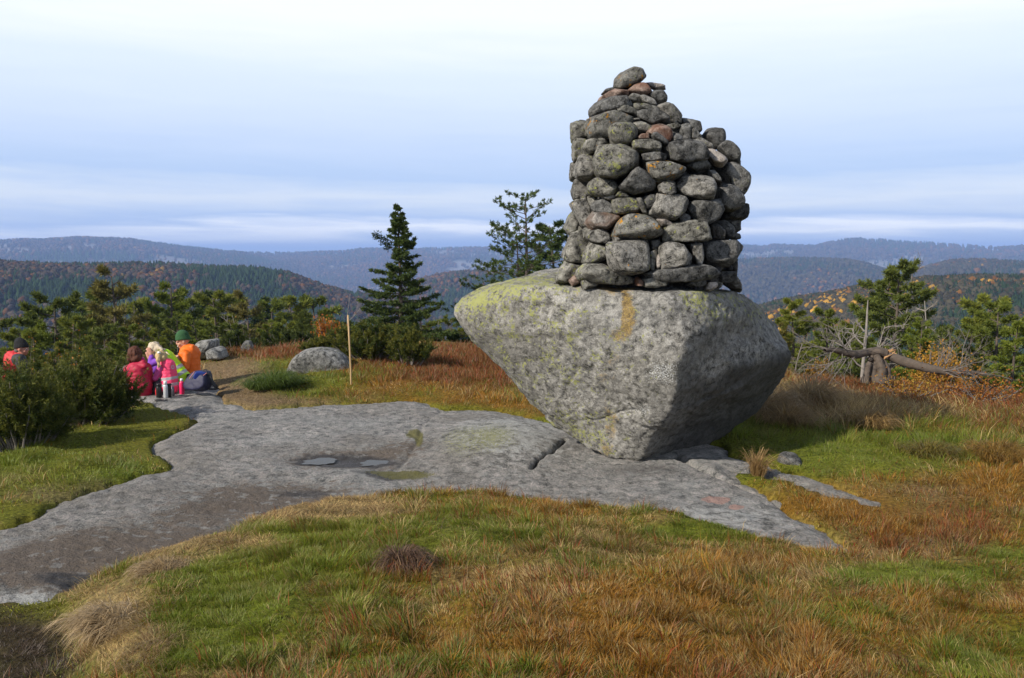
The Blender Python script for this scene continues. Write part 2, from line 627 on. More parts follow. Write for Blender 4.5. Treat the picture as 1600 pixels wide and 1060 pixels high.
VAL = -170.0
ridge([(-900, 405), (0, 413), (60, 415), (100, 418), (250, 420), (340, 424), (400, 427), (450, 432), (490, 446), (530, 458), (560, 467), (600, 475), (640, 485), (700, 520), (760, 640)], 330, 900, 1500, 4, -3)
ridge([(520, 640), (580, 500), (640, 446), (680, 434), (720, 429), (760, 428), (830, 432), (900, 440), (1000, 470), (1100, 560)], 700, 1500, 2200, 5, -4)
ridge([(-900, 376), (-200, 378), (0, 381), (30, 379), (62, 380), (100, 379), (127, 377), (160, 379), (205, 380), (240, 386), (275, 391), (300, 394), (340, 398), (372, 400), (400, 404), (440, 412), (520, 430), (640, 480)], 2600, 4600, 7000, 15)
ridge([(200, 430), (300, 412), (360, 402), (400, 399), (440, 398), (470, 399), (500, 397), (530, 396), (560, 393), (600, 391), (640, 393), (690, 391), (740, 390), (800, 391), (900, 390), (1000, 389), (1100, 388), (1160, 387),
       (1190, 389), (1210, 386), (1240, 387), (1275, 388), (1300, 383), (1320, 379.5), (1345, 378.5), (1352, 381), (1378, 380), (1395, 382), (1450, 383), (1500, 387), (1530, 389), (1560, 390), (1600, 388), (1800, 384), (2400, 390)], 3000, 5200, 8000, 15)
ridge([(900, 520), (1040, 440), (1110, 416), (1160, 411), (1200, 409), (1270, 408), (1330, 411), (1365, 420), (1400, 432), (1440, 452), (1500, 500)], 1900, 2500, 3300, 10)
ridge([(1330, 520), (1380, 452), (1420, 434), (1450, 422), (1485, 414), (1520, 411), (1560, 413), (1600, 416), (1700, 412), (2300, 415)], 1200, 2000, 3000, 8, -5)
ridge([(1000, 640), (1100, 520), (1160, 488), (1200, 477), (1250, 466), (1300, 457), (1340, 448), (1400, 441), (1450, 436), (1520, 434), (1600, 435), (1800, 430), (2400, 430)], 170, 620, 1200, 3, -4)

EDGE_AZ = np.array([az_of(p) for p in (-900, 0, 200, 350, 430, 560, 700, 850, 1100, 1250, 1400, 1600, 2500)])
EDGE_R = np.array([15, 15.5, 17.5, 18.5, 19.5, 20, 20, 19, 17, 15.8, 16.0, 16.0, 16.0])
EDGE_Z = np.array([-.3, -.30, -.08, .05, .02, .06, .04, 0, -.05, -.14, -.2, -.28, -.3])


def ground_z(x, y):
    x, y = np.asarray(x, float), np.asarray(y, float)
    r = np.hypot(x, y)
    az = np.arctan2(x, y)
    near = r < 60
    # plateau
    re = np.interp(az, EDGE_AZ, EDGE_R)
    ze = np.interp(az, EDGE_AZ, EDGE_Z)
    z = 0.03 + ze * sstep(9.0, 16.0, r)
    # heath swell behind the pole, low on the path
    px, py = proj(x, y, 0 * x)
    z = z + 0.16 * np.exp(-(((px - 560) / 170) ** 2 + ((py - 575) / 26) ** 2)) * (r < 25)
    z = z + 0.10 * np.exp(-(((px - 1330) / 190) ** 2 + ((py - 655) / 40) ** 2)) * (r < 25)
    s = np.maximum(r - re, 0)
    z = z - 0.36 * (np.sqrt(s * s + 9) - 3)
    z = np.maximum(z, VAL + 20 * f2(x, y, 0.002, 3, 8.0))
    # bank in front
    rc = np.interp(az, CR_AZ, CR_R)
    hc = np.interp(az, CR_AZ, CR_H)
    front = (np.abs(az) < 1.3) & (r < 9)
    bank = hc * sstep(rc + 0.32, rc - 0.05, r) + (0.10 + 0.1 * sstep(.02, .15, hc)) * sstep(rc, rc - 2.2, r)
    z = z + np.where(front, bank, 0.2 * (r < 9))
    # tussocks
    z = z + near * sstep(40, 8, r) * (0.075 * f2(x, y, 1.9, 3, 2.0) + 0.05 * f2(x, y, 0.7, 2, 5.0))
    d = slab_sdf(x, y)
    hid = sstep(rc + 0.35, rc + 0.1, r)      # the bank lies on top of the slab
    op = 1 - np.where(front, hid, 0)
    z = np.where((d < 0.9) & (r < 25) & (np.abs(az) < 1.5), z - op * (1 - sstep(0.0, 0.8, d)) * (z - 0.0) - op * 0.2 * sstep(0.0, -0.15, d), z)
    for a, h, r0, rk, rb, ro in RIDGES:
        H = np.interp(az, a, h)
        t = np.where(r < rk, sstep(r0, rk, r) ** 0.75, sstep(rb, rk, r))
        hz = VAL + (H - VAL) * t
        m = (r > r0) & (r < rb)
        n = np.where(m, f2(x, y, 5.0 / rk, 5, rk * 0.01), 0)
        env = np.where(r < rk, sstep(r0, rk, r), 1)
        hz = hz + ro * (3.2 * n * (1 - sstep(0.75, 1.0, t) * 0.75)) * env
        z = np.where(m, np.maximum(z, hz), z)
    return z


def build_ground():
    azs = np.concatenate([np.arange(-180, -38, 4.0), np.arange(-38, 38.01, 0.1), np.arange(42, 180, 4.0)])
    azs = np.radians(azs)
    rs = np.concatenate([np.exp(np.linspace(math.log(0.6), math.log(30), 210)), np.exp(np.linspace(math.log(30), math.log(14000), 230))[1:]])
    A, R = np.meshgrid(azs, rs)
    X, Y = R * np.sin(A), R * np.cos(A)
    Z = ground_z(X, Y)
    nr, na = X.shape
    V = np.stack([X, Y, Z], -1).reshape(-1, 3)
    i = np.arange(nr - 1)[:, None] * na
    j = np.arange(na)[None]
    k = (j + 1) % na
    Q = np.stack([i + j, i + k, i + na + k, i + na + j], -1).reshape(-1, 4)
    V = np.concatenate([V, [[0, 0, float(Z[0].mean())]]])
    T = np.stack([np.full(na, len(V) - 1), (np.arange(na) + 1) % na, np.arange(na)], -1)
    # flip if the faces look down
    a, b, c = V[Q[0, 0]], V[Q[0, 1]], V[Q[0, 2]]
    if np.cross(b - a, c - a)[2] < 0:
        Q = Q[:, ::-1]
        T = T[:, ::-1]
    x, y, r = V[:, 0], V[:, 1], np.hypot(V[:, 0], V[:, 1])
    colr = veg_color_ground(V)
    me = mesh('ground', V, Q, T, colr, smooth=True)
    m, nt, b = mat('soil_and_woodland_floor')
    at_ = N(nt, 'ShaderNodeAttribute', attribute_name='Col')
    tcn = N(nt, 'ShaderNodeTexCoord')
    n1 = noise_n(nt, tcn.outputs['Object'], 26, 6, 0.7)
    n2 = noise_n(nt, tcn.outputs['Object'], 0.045, 6, 0.75)
    col = mixc(nt, 1.0, at_.outputs['Color'], ramp(nt, n1, [(0.35, 0.3), (0.65, 1.6)]), 'MULTIPLY')
    col = mixc(nt, 1.0, col, ramp(nt, n2, [(0.3, 0.6), (0.7, 1.4)]), 'MULTIPLY')
    LK(nt, col, b.inputs['Base Color'])
    b.inputs['Roughness'].default_value = 0.95
    b.inputs['Specular IOR Level'].default_value = 0.1
    bn = N(nt, 'ShaderNodeBump')
    bn.inputs['Strength'].default_value = 0.8
    bn.inputs['Distance'].default_value = 0.03
    LK(nt, n1, bn.inputs['Height'])
    LK(nt, bn.outputs[0], b.inputs['Normal'])
    o = obj('ground', me, m)
    tag(o, 'rough heath ground falling away to wooded valleys and far hills', kind='structure')


# vegetation map: (px, py, rx, ry, kind, strength) of plots on the plateau, read off the photograph and laid on the ground
VEG = [
    (380, 920, 210, 95, 'G', 1.3), (300, 1010, 120, 60, 'G', .8), (600, 830, 190, 38, 'G', 1.0), (800, 800, 120, 28, 'G', .5), (1100, 828, 100, 14, 'G', 2.2),
    (1440, 893, 110, 17, 'G', 2.2), (1530, 1010, 100, 60, 'G', 1.1), (740, 1030, 150, 40, 'G', .6), (900, 870, 110, 35, 'G', .5), (1250, 900, 120, 24, 'G', .5), (1300, 960, 90, 30, 'G', .5),
    (1570, 860, 60, 16, 'G', 1.4),
    (1060, 905, 150, 55, 'O', 1.0), (880, 965, 220, 70, 'O', .7), (1200, 1000, 260, 80, 'O', .7), (700, 1000, 160, 40, 'O', .6), (1450, 965, 220, 45, 'O', .8),
    (870, 795, 130, 18, 'O', .6), (1230, 860, 90, 18, 'O', .5), (1500, 960, 160, 60, 'O', .5),
    (500, 788, 125, 20, 'S', 3.2), (320, 838, 90, 15, 'S', 2.6), (250, 858, 80, 18, 'S', 2.4), (180, 950, 80, 60, 'S', 2.3), (240, 1010, 60, 50, 'S', 1.6), (150, 990, 60, 40, 'S', 1.4),
    (420, 840, 40, 12, 'S', 1.3), (480, 905, 50, 16, 'S', 1.3), (860, 850, 140, 26, 'S', .7), (1200, 890, 150, 22, 'S', .5), (700, 890, 40, 14, 'S', .6), (330, 1045, 60, 16, 'S', 1.5),
    (30, 1000, 110, 90, 'D', 2.6), (60, 945, 80, 22, 'M', 2.4),
    (100, 735, 150, 40, 'G', 1.5), (190, 690, 90, 40, 'M', 2.2), (240, 650, 70, 22, 'M', 2.2), (40, 795, 80, 20, 'M', 1.8), (80, 768, 90, 16, 'B', 1.8), (60, 700, 90, 30, 'G', 1.2), (150, 752, 60, 9, 'B', 1.3), (175, 712, 40, 8, 'B', 1.0), (20, 742, 60, 14, 'S', 1.2), (120, 715, 40, 10, 'O', .9),
    (470, 592, 95, 30, 'G', 1.7), (560, 607, 150, 20, 'O', 1.0), (700, 612, 90, 24, 'O', 1.0), (660, 610, 40, 12, 'G', 1.2), (560, 585, 120, 14, 'R', .9), (740, 565, 120, 36, 'R', 2.2), (430, 549, 110, 9, 'R', 2.0), (600, 632, 120, 8, 'M', 1.8),
    (745, 640, 75, 9, 'M', 2.4), (380, 596, 52, 40, 'B', 3.0), (430, 622, 70, 10, 'B', 2.2), (500, 627, 60, 6, 'B', 1.0), (800, 630, 60, 16, 'O', 1.0), (330, 570, 40, 10, 'B', 1.6),
    (1500, 605, 220, 24, 'R', 2.0), (1330, 592, 160, 14, 'R', 1.2), (1250, 632, 130, 32, 'S', 1.9), (1400, 640, 190, 18, 'S', 1.2), (1560, 650, 120, 26, 'R', 1.0), (1420, 615, 160, 20, 'R', .8), (1350, 625, 120, 20, 'O', .6), (1180, 680, 90, 50, 'G', 1.6), (1300, 700, 170, 40, 'G', 1.7),
    (1250, 720, 150, 14, 'M', 1.4), (1480, 695, 130, 32, 'G', 1.0), (1550, 745, 90, 36, 'O', 1.6), (1500, 800, 160, 34, 'B', .8), (1500, 800, 160, 34, 'R', 1.0), (1480, 810, 150, 30, 'O', .7), (1300, 772, 130, 28, 'O', 1.1), (1450, 845, 150, 26, 'B', .9), (1430, 840, 130, 26, 'R', .9), (1260, 790, 120, 22, 'O', .8),
    (1440, 760, 120, 14, 'B', 1.0), (1150, 650, 50, 60, 'O', .6), (1590, 800, 60, 30, 'G', .6), (1400, 815, 60, 22, 'O', .9),
]
KINDS = 'GOSRMBD'
KCOL = {'G': (0.165, 0.198, 0.018), 'O': (0.288, 0.137, 0.018), 'S': (0.42, 0.295, 0.125), 'R': (0.20, 0.070, 0.020), 'M': (0.19, 0.195, 0.02), 'B': (0.30, 0.20, 0.115), 'D': (0.055, 0.036, 0.024)}


def veg_w(x, y, z):
    px, py = proj(x, y, z + 0.03)
    w = {k: np.zeros(x.shape) for k in KINDS}
    w['G'] += 0.66 + 0.6 * f2(x, y, 0.9, 3, 11) + 0.7 * f2(x, y, 3.5, 3, 12)
    w['O'] += 0.36 + 0.6 * f2(x, y, 1.1, 3, 21) + 0.7 * f2(x, y, 3.9, 3, 22)
    w['S'] += 0.36 + 0.5 * f2(x, y, 1.4, 3, 31) + 0.7 * f2(x, y, 4.5, 3, 32)
    w['R'] += -0.15 + 0.25 * sstep(8, 11, np.hypot(x, y)) + 0.3 * f2(x, y, 0.8, 3, 41) + 0.3 * sstep(11, 17, np.hypot(x, y))
    w['M'] += 0.05 + 0.3 * f2(x, y, 1.2, 3, 51)
    w['B'] += 0.02 + 0.4 * f2(x, y, 1.3, 3, 61)
    for bx, by, rx, ry, k, s in VEG:
        w[k] += s * np.exp(-(((px - bx) / rx) ** 2 + ((py - by) / ry) ** 2) ** 1.3)
    return w


def crag(x, y):
    return sstep(0.10, 0.22, f2(x, y, 0.005, 5, 77.0)) * sstep(1500, 1900, np.hypot(x, y))


def veg_color_ground(V):
    x, y = V[:, 0], V[:, 1]
    r = np.hypot(x, y)
    c = np.zeros((len(V), 3))
    nearm = (r < 40) & (y > 0)
    w = veg_w(x[nearm], y[nearm], V[nearm, 2])
    ww = np.stack([np.maximum(w[k], 0) for k in KINDS], -1) ** 2 + 1e-4
    ww /= ww.sum(-1, keepdims=True)
    base = np.array([KCOL[k] for k in KINDS])
    c[nearm] = ww @ base * 0.68
    c[~nearm] = (0.075, 0.066, 0.033)
    t = sstep(22, 36, r)[:, None]
    c = c * (1 - t) + np.array((0.065, 0.058, 0.03)) * t
    # bare crags and birch woods on the far ranges
    n = f2(x, y, 0.004, 4, 2.0)
    t = sstep(200, 800, r)[:, None]
    cr = crag(x, y)[:, None]
    far = np.where(n[:, None] > 0.0, np.array((0.085, 0.06, 0.042)), np.array((0.05, 0.052, 0.026)))
    far = far * (1 - cr) + np.array((0.21, 0.20, 0.19)) * cr
    return c * (1 - t) + far * t


build_ground()


def build_slab():
    nx, ny = 620, 620
    # grid spread evenly over the picture angle but laid on the ground
    pa = np.linspace(az_of(-330), az_of(1500), nx)
    pr = np.exp(np.linspace(math.log(3.6), math.log(16.5), ny))
    A, R = np.meshgrid(pa, pr)
    X, Y = R * np.sin(A), R * np.cos(A)
    d = slab_sdf(X, Y)
    Z = rock_z(X, Y, d)
    V = np.stack([X, Y, Z], -1).reshape(-1, 3)
    i = np.arange(ny - 1)[:, None] * nx
    j = np.arange(nx - 1)[None]
    Q = np.stack([i + j, i + nx + j, i + nx + j + 1, i + j + 1], -1).reshape(-1, 4)
    dd = d.reshape(-1)
    keep = (dd[Q] < 0.55).any(1)
    Q = Q[keep]
    a, b, c = V[Q[0, 0]], V[Q[0, 1]], V[Q[0, 2]]
    if np.cross(b - a, c - a)[2] < 0:
        Q = Q[:, ::-1]
    used = np.unique(Q)
    mp = np.zeros(len(V), np.int64)
    mp[used] = np.arange(len(used))
    V, Q = V[used], mp[Q]
    x, y = V[:, 0], V[:, 1]
    px, py = proj(x, y, 0 * x)

    def blob(cx, cy, rx, ry, s=1.0):
        return s * np.exp(-(((px - cx) / rx) ** 2 + ((py - cy) / ry) ** 2) ** 1.5)
    brown = 0.08 + blob(300, 832, 220, 26, .6) + blob(110, 885, 150, 30, .8) + blob(200, 865, 170, 28) + blob(390, 850, 80, 18, .5) + blob(60, 905, 120, 24, .6) + blob(430, 775, 170, 24, .8) + blob(540, 720, 110, 17, .9) + blob(330, 800, 100, 14, .6) + blob(640, 700, 60, 12, .6)
    dark = blob(540, 720, 90, 13, 1.5) + blob(480, 770, 70, 9, .8) + blob(130, 905, 90, 14, 1.2) + blob(600, 745, 60, 8, .9) + blob(1000, 735, 130, 14, .6) + blob(1130, 785, 60, 12, .5)
    pink = blob(1120, 780, 26, 6, 1.1) + blob(1150, 790, 16, 5, .9)
    crack = np.exp(-(np.minimum(np.minimum(polyline_d(x, y, CRACK1), polyline_d(x, y, CRACK2) + .02), np.minimum(polyline_d(x, y, CRACK3) + .02, polyline_d(x, y, CRACK4))) / 0.026) ** 2)
    moss = blob(645, 678, 14, 10, .9) + blob(655, 690, 8, 16, .9) + blob(625, 742, 60, 8, 1.0) + blob(1000, 755, 20, 5, 0)
    yel = blob(730, 700, 70, 40, .8) + blob(820, 690, 60, 40, .5)
    light = 0.16 + blob(1100, 810, 200, 30, .4) + blob(800, 690, 110, 45, .5) + blob(380, 805, 130, 12, .5) + blob(60, 930, 70, 14, .6)
    me = mesh('rock_slab', V, Q, None, None, True, {'brown': brown, 'dark': dark, 'pink': pink, 'crack': crack, 'moss': moss, 'yellow': yel, 'light': light})
    m, nt, b = mat('glacier_worn_granite')
    tcn = N(nt, 'ShaderNodeTexCoord')
    v = tcn.outputs['Object']
    big = noise_n(nt, v, 1.3, 5, 0.6)
    mid = noise_n(nt, v, 8, 7, 0.72, 0.4)
    fine = noise_n(nt, v, 48, 5, 0.72)
    def A_(k): return N(nt, 'ShaderNodeAttribute', attribute_name=k).outputs['Fac']
    col = mixc(nt, ramp(nt, mid, [(0.36, 0.0), (0.66, 1.0)]), (0.145, 0.141, 0.131), (0.305, 0.297, 0.275))
    vo = N(nt, 'ShaderNodeTexVoronoi', feature='F1')
    vo.inputs['Scale'].default_value = 6.5
    vo.inputs['Randomness'].default_value = 1.0
    wv = N(nt, 'ShaderNodeVectorMath', operation='ADD')
    LK(nt, v, wv.inputs[0])
    nz = N(nt, 'ShaderNodeTexNoise')
    nz.inputs['Scale'].default_value = 9
    nz.inputs['Detail'].default_value = 5
    LK(nt, v, nz.inputs['Vector'])
    sc_ = N(nt, 'ShaderNodeVectorMath', operation='SCALE')
    sc_.inputs['Scale'].default_value = 0.28
    LK(nt, nz.outputs['Color'], sc_.inputs[0])
    LK(nt, sc_.outputs[0], wv.inputs[1])
    LK(nt, wv.outputs[0], vo.inputs['Vector'])
    plate = ramp(nt, math_n(nt, 'ADD', vo.outputs['Distance'], math_n(nt, 'MULTIPLY', math_n(nt, 'SUBTRACT', big, 0.5), 1.3)), [(0.30, 1.0), (0.36, 0.0)])
    col = mixc(nt, math_n(nt, 'MULTIPLY', plate, 0.55), col, (0.29, 0.288, 0.272))
    plate2 = ramp(nt, math_n(nt, 'ADD', vo.outputs['Distance'], math_n(nt, 'MULTIPLY', math_n(nt, 'SUBTRACT', mid, 0.5), 1.2)), [(0.24, 1.0), (0.29, 0.0)])
    pale = ramp(nt, math_n(nt, 'ADD', math_n(nt, 'MULTIPLY', fine, 0.6), math_n(nt, 'MULTIPLY', mid, 0.4)), [(0.51, 0.0), (0.56, 1.0)])
    col = mixc(nt, math_n(nt, 'MULTIPLY', pale, 0.75), col, (0.42, 0.365, 0.345))
    pit = ramp(nt, math_n(nt, 'ADD', math_n(nt, 'MULTIPLY', fine, 0.5), math_n(nt, 'MULTIPLY', mid, 0.5)), [(0.41, 1.0), (0.47, 0.0)])
    col = mixc(nt, math_n(nt, 'MULTIPLY', pit, 0.85), col, (0.04, 0.04, 0.04))
    col = mixc(nt, 1.0, col, ramp(nt, big, [(0.3, 0.72), (0.7, 1.18)]), 'MULTIPLY')
    wide = noise_n(nt, v, 0.42, 4, 0.6)
    col = mixc(nt, ramp(nt, wide, [(0.45, 0.0), (0.62, 0.55)]), col, mixc(nt, mid, (0.085, 0.072, 0.058), (0.25, 0.225, 0.19)))
    col = mixc(nt, ramp(nt, wide, [(0.3, 0.5), (0.46, 0.0)]), col, mixc(nt, mid, (0.22, 0.225, 0.215), (0.36, 0.36, 0.34)))

    def patch(k, lo, hi, c, amp=1.6, src=None):
        nonlocal col
        f = math_n(nt, 'ADD', A_(k), math_n(nt, 'MULTIPLY', math_n(nt, 'SUBTRACT', src if src is not None else mid, 0.5), amp))
        col = mixc(nt, ramp(nt, f, [(lo, 0.0), (hi, 0.9)]), col, c)
    patch('light', 0.45, 0.7, (0.36, 0.36, 0.345), 1.8)
    patch('brown', 0.42, 0.75, mixc(nt, fine, (0.050, 0.038, 0.028), (0.17, 0.130, 0.098)), 2.6)
    col = mixc(nt, math_n(nt, 'MULTIPLY', plate2, 0.5), col, (0.27, 0.265, 0.25))
    patch('dark', 0.5, 0.85, (0.035, 0.031, 0.03), 1.6)
    patch('pink', 0.5, 0.6, (0.34, 0.215, 0.18), 1.2)
    patch('crack', 0.5, 0.85, (0.02, 0.018, 0.015), 0.5)
    patch('moss', 0.5, 0.65, (0.11, 0.10, 0.02), 1.6, fine)
    patch('yellow', 0.78, 0.9, (0.25, 0.25, 0.10), 2.2, fine)
    LK(nt, col, b.inputs['Base Color'])
    b.inputs['Specular IOR Level'].default_value = 0.3
    LK(nt, ramp(nt, math_n(nt, 'MULTIPLY', A_('dark'), 0.6), [(0.0, 0.85), (1.0, 0.4)]), b.inputs['Roughness'])
    bn = N(nt, 'ShaderNodeBump')
    bn.inputs['Strength'].default_value = 1.0
    bn.inputs['Distance'].default_value = 0.035
    LK(nt, math_n(nt, 'ADD', math_n(nt, 'ADD', math_n(nt, 'MULTIPLY', mid, 0.7), math_n(nt, 'MULTIPLY', fine, 0.75)), math_n(nt, 'MULTIPLY', plate, 0.12)), bn.inputs['Height'])
    LK(nt, bn.outputs[0], b.inputs['Normal'])
    o = obj('rock_slab', me, m)
    tag(o, 'bare grey bedrock slab worn smooth, with stains and lichen', kind='structure')


build_slab()

# two shallow rain pools in the hollow of the slab
mw, nt, b = mat('rain_water')
b.inputs['Base Color'].default_value = (0.03, 0.03, 0.032, 1)
b.inputs['Roughness'].default_value = 0.06
b.inputs['Specular IOR Level'].default_value = 0.12
b.inputs['IOR'].default_value = 1.33
for cx, cy, rx, ry in ((497, 718.5, 21, 4.4), (588, 718.5, 19, 3.8)):
    c = gz(cx, cy, 0)
    hw = rx / F * c.y
    hd = ry / F * c.y * c.y / ZC
    zc_ = float(rock_z(np.array([c.x]), np.array([c.y]))[0]) + 0.014
    hw, hd = hw * 1.2, hd * 1.2
    n = 48
    th = np.linspace(0, 2 * math.pi, n, endpoint=False)
    rr = 1 + 0.35 * vn(np.stack([np.cos(th) * 1.7 + cx, np.sin(th) * 1.7, th * 0], -1)) + 0.12 * vn(np.stack([np.cos(th) * 5 + cx, np.sin(th) * 5, th * 0], -1))
    V = np.stack([np.cos(th) * hw * rr, np.sin(th) * hd * rr, th * 0], -1)
    V = np.concatenate([V, [[0, 0, 0]]])
    T = np.stack([np.full(n, n), np.arange(n), (np.arange(n) + 1) % n], -1)
    o = obj('puddle', mesh('puddle', V, None, T), mw, loc=(c.x, c.y, zc_))
    tag(o, 'shallow rain puddle lying in a dark hollow of the rock slab', kind='structure')

# ------------------------------------------------------------------ the erratic boulder
def hull_planes(P):
    bm = bmesh.new()
    for p in P:
        bm.verts.new(p)
    bmesh.ops.convex_hull(bm, input=bm.verts)
    bm.normal_update()
    out = {}
    for f in bm.faces:
        k = tuple(round(v, 2) for v in f.normal)
        out[k] = (np.array(f.normal), float(f.normal.dot(f.verts[0].co)))
    bm.free()
    return np.array([v[0] for v in out.values()]), np.array([v[1] for v in out.values()])


BPTS = [(708, 484, 9.2), (722, 464, 9.5), (758, 446, 9.8), (855, 419, 10.1), (800, 447, 8.9), (890, 451, 8.35), (985, 456, 8.12), (1072, 458, 8.1), (1150, 460, 8.85), (1190, 476, 9.4),
        (1234, 545, 9.25), (1222, 517, 9.6), (1068, 600, 7.98), (1088, 490, 8.03), (998, 722, 8.75), (958, 717, 8.85), (905, 696, 9.1), (868, 666, 9.35), (1112, 688, 9.95), (1060, 716, 9.4),
        (1174, 650, 10.0), (1212, 600, 9.75), (828, 628, 9.45), (788, 588, 9.4), (758, 548, 9.35), (733, 518, 9.3), (780, 490, 10.5), (1150, 480, 10.6), (950, 425, 10.7), (950, 620, 10.4), (1080, 630, 10.4)]


def build_boulder():
    P = np.array([at(*p)[:] for p in BPTS])
    c = np.array(at(985, 555, 9.3))
    NN, D = hull_planes(P - c)
    r_ = np.random.default_rng(42)
    for _ in range(46):      # chipped faces
        v = unit(r_.normal(size=3))
        if v[2] < -.55 or v[0] < -.72 or v[0] > .8:
            continue
        NN = np.concatenate([NN, [v]])
        D = np.concatenate([D, [((P - c) @ v).max() * r_.uniform(.925, .985)]])
    bm = bmesh.new()
    bmesh.ops.create_icosphere(bm, subdivisions=7, radius=1)
    V = np.array([v.co[:] for v in bm.verts])
    T = np.array([[v.index for v in f.verts] for f in bm.faces])
    bm.free()
    V = unit(V)
    r = softhull(V, NN, D, 110) * 1.008
    p = V * r[:, None]
    q = p + c
    n = 0.045 * fbm(q * 0.8 + 5, 3) + 0.038 * fbm(q * 2.3, 4) + 0.020 * fbm(q * 9, 4, 0.6) + 0.012 * fbm(q * 26, 3)
    # ledges and flaking on the overhanging right side
    s = fbm(q * np.array([0.9, 0.9, 2.4]) + 31, 4)
    px, py = proj(q[:, 0], q[:, 1], q[:, 2])
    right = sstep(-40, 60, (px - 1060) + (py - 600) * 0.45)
    n = n + right * 0.09 * (np.floor(s * 7) / 7 * 0.6 + s * 0.4)
    # hairline fractures and a shallow ledge or two
    f_ = fbm(q * np.array([.55, .55, .8]) + 61, 3)
    n = n - .02 * np.exp(-(f_ / .010) ** 2) - .016 * np.exp(-(fbm(q * 1.1 + 13, 3) / .010) ** 2)
    n = n + .03 * sstep(-.02, .02, fbm(q * np.array([.5, .5, 1.3]) + 7, 3))
    p = V * (r + n)[:, None]
    q = p + c
    px, py = proj(q[:, 0], q[:, 1], q[:, 2])
    fr = (q[:, 1] < 9.8)

    def blob(cx, cy, rx, ry, s=1.0):
        return s * np.exp(-(((px - cx) / rx) ** 2 + ((py - cy) / ry) ** 2) ** 1.5) * fr
    wob = fbm(q * 2.6 + 21, 3)
    px, py = px + 26 * wob + 12 * fbm(q * 9 + 5, 3), py + 30 * fbm(q * 3 + 45, 3)
    ochre = blob(977, 475, 13, 36, 1.0) + blob(970, 510, 12, 20, .7) + blob(962, 555, 9, 22, .4) + blob(950, 655, 12, 24, .55) + blob(945, 700, 16, 16, .7) + blob(905, 470, 10, 25, .4) + blob(955, 450, 40, 9, .8) + blob(955, 588, 12, 14, .5)
    px, py = proj(q[:, 0], q[:, 1], q[:, 2])
    white = blob(1035, 582, 30, 20, .58) + blob(1005, 640, 14, 10, .45) + blob(760, 505, 26, 16, .3)
    yellow = blob(770, 450, 90, 35, .6) + blob(840, 440, 90, 25, .5) + blob(740, 490, 40, 40, .6) + blob(830, 540, 110, 90, .5) + blob(960, 520, 90, 80, .25) + blob(900, 640, 60, 60, .25) + blob(1110, 470, 60, 30, .8) + blob(900, 680, 60, 40, .5) + blob(1190, 500, 30, 40, .5) - right * 0.8 * sstep(480, 560, py)
    me = mesh('boulder', p, None, T, None, True, {'ochre': ochre, 'white': white, 'yellow': yellow, 'bare_shade': np.clip(right * sstep(-12, 16, (py - 596) + (px - 1070) * .30 + 22 * fbm(q * 3 + 3, 3)), 0, 1)})  # last mask: painted shade below the ridge, where pale lichen is missing
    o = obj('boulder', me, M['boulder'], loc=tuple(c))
    tag(o, 'huge top-shaped grey boulder balanced on the bare rock slab, carrying the stone cairn', 'boulder')
    return o, c, NN, D


BOULDER, B_C, B_N, B_D = build_boulder()

# ------------------------------------------------------------------ the cairn, stone by stone
CY = 9.2
PROF = [(100, 990, 28), (140, 990, 52), (190, 992, 98), (215, 1010, 120), (250, 1030, 138), (300, 1030, 138), (350, 1023, 140), (400, 1020, 141), (450, 1012, 146)]


def prof(py):
    a = np.array(PROF)
    return np.interp(py, a[:, 0], a[:, 1]), np.interp(py, a[:, 0], a[:, 2])


def cairn_y(px, py):
    c, w = prof(py)
    R = w / F * CY
    t = min(abs(px - c) / w, 1.0)
    return CY - R * (1 - t ** 2.6) ** (1 / 2.6) * 0.97


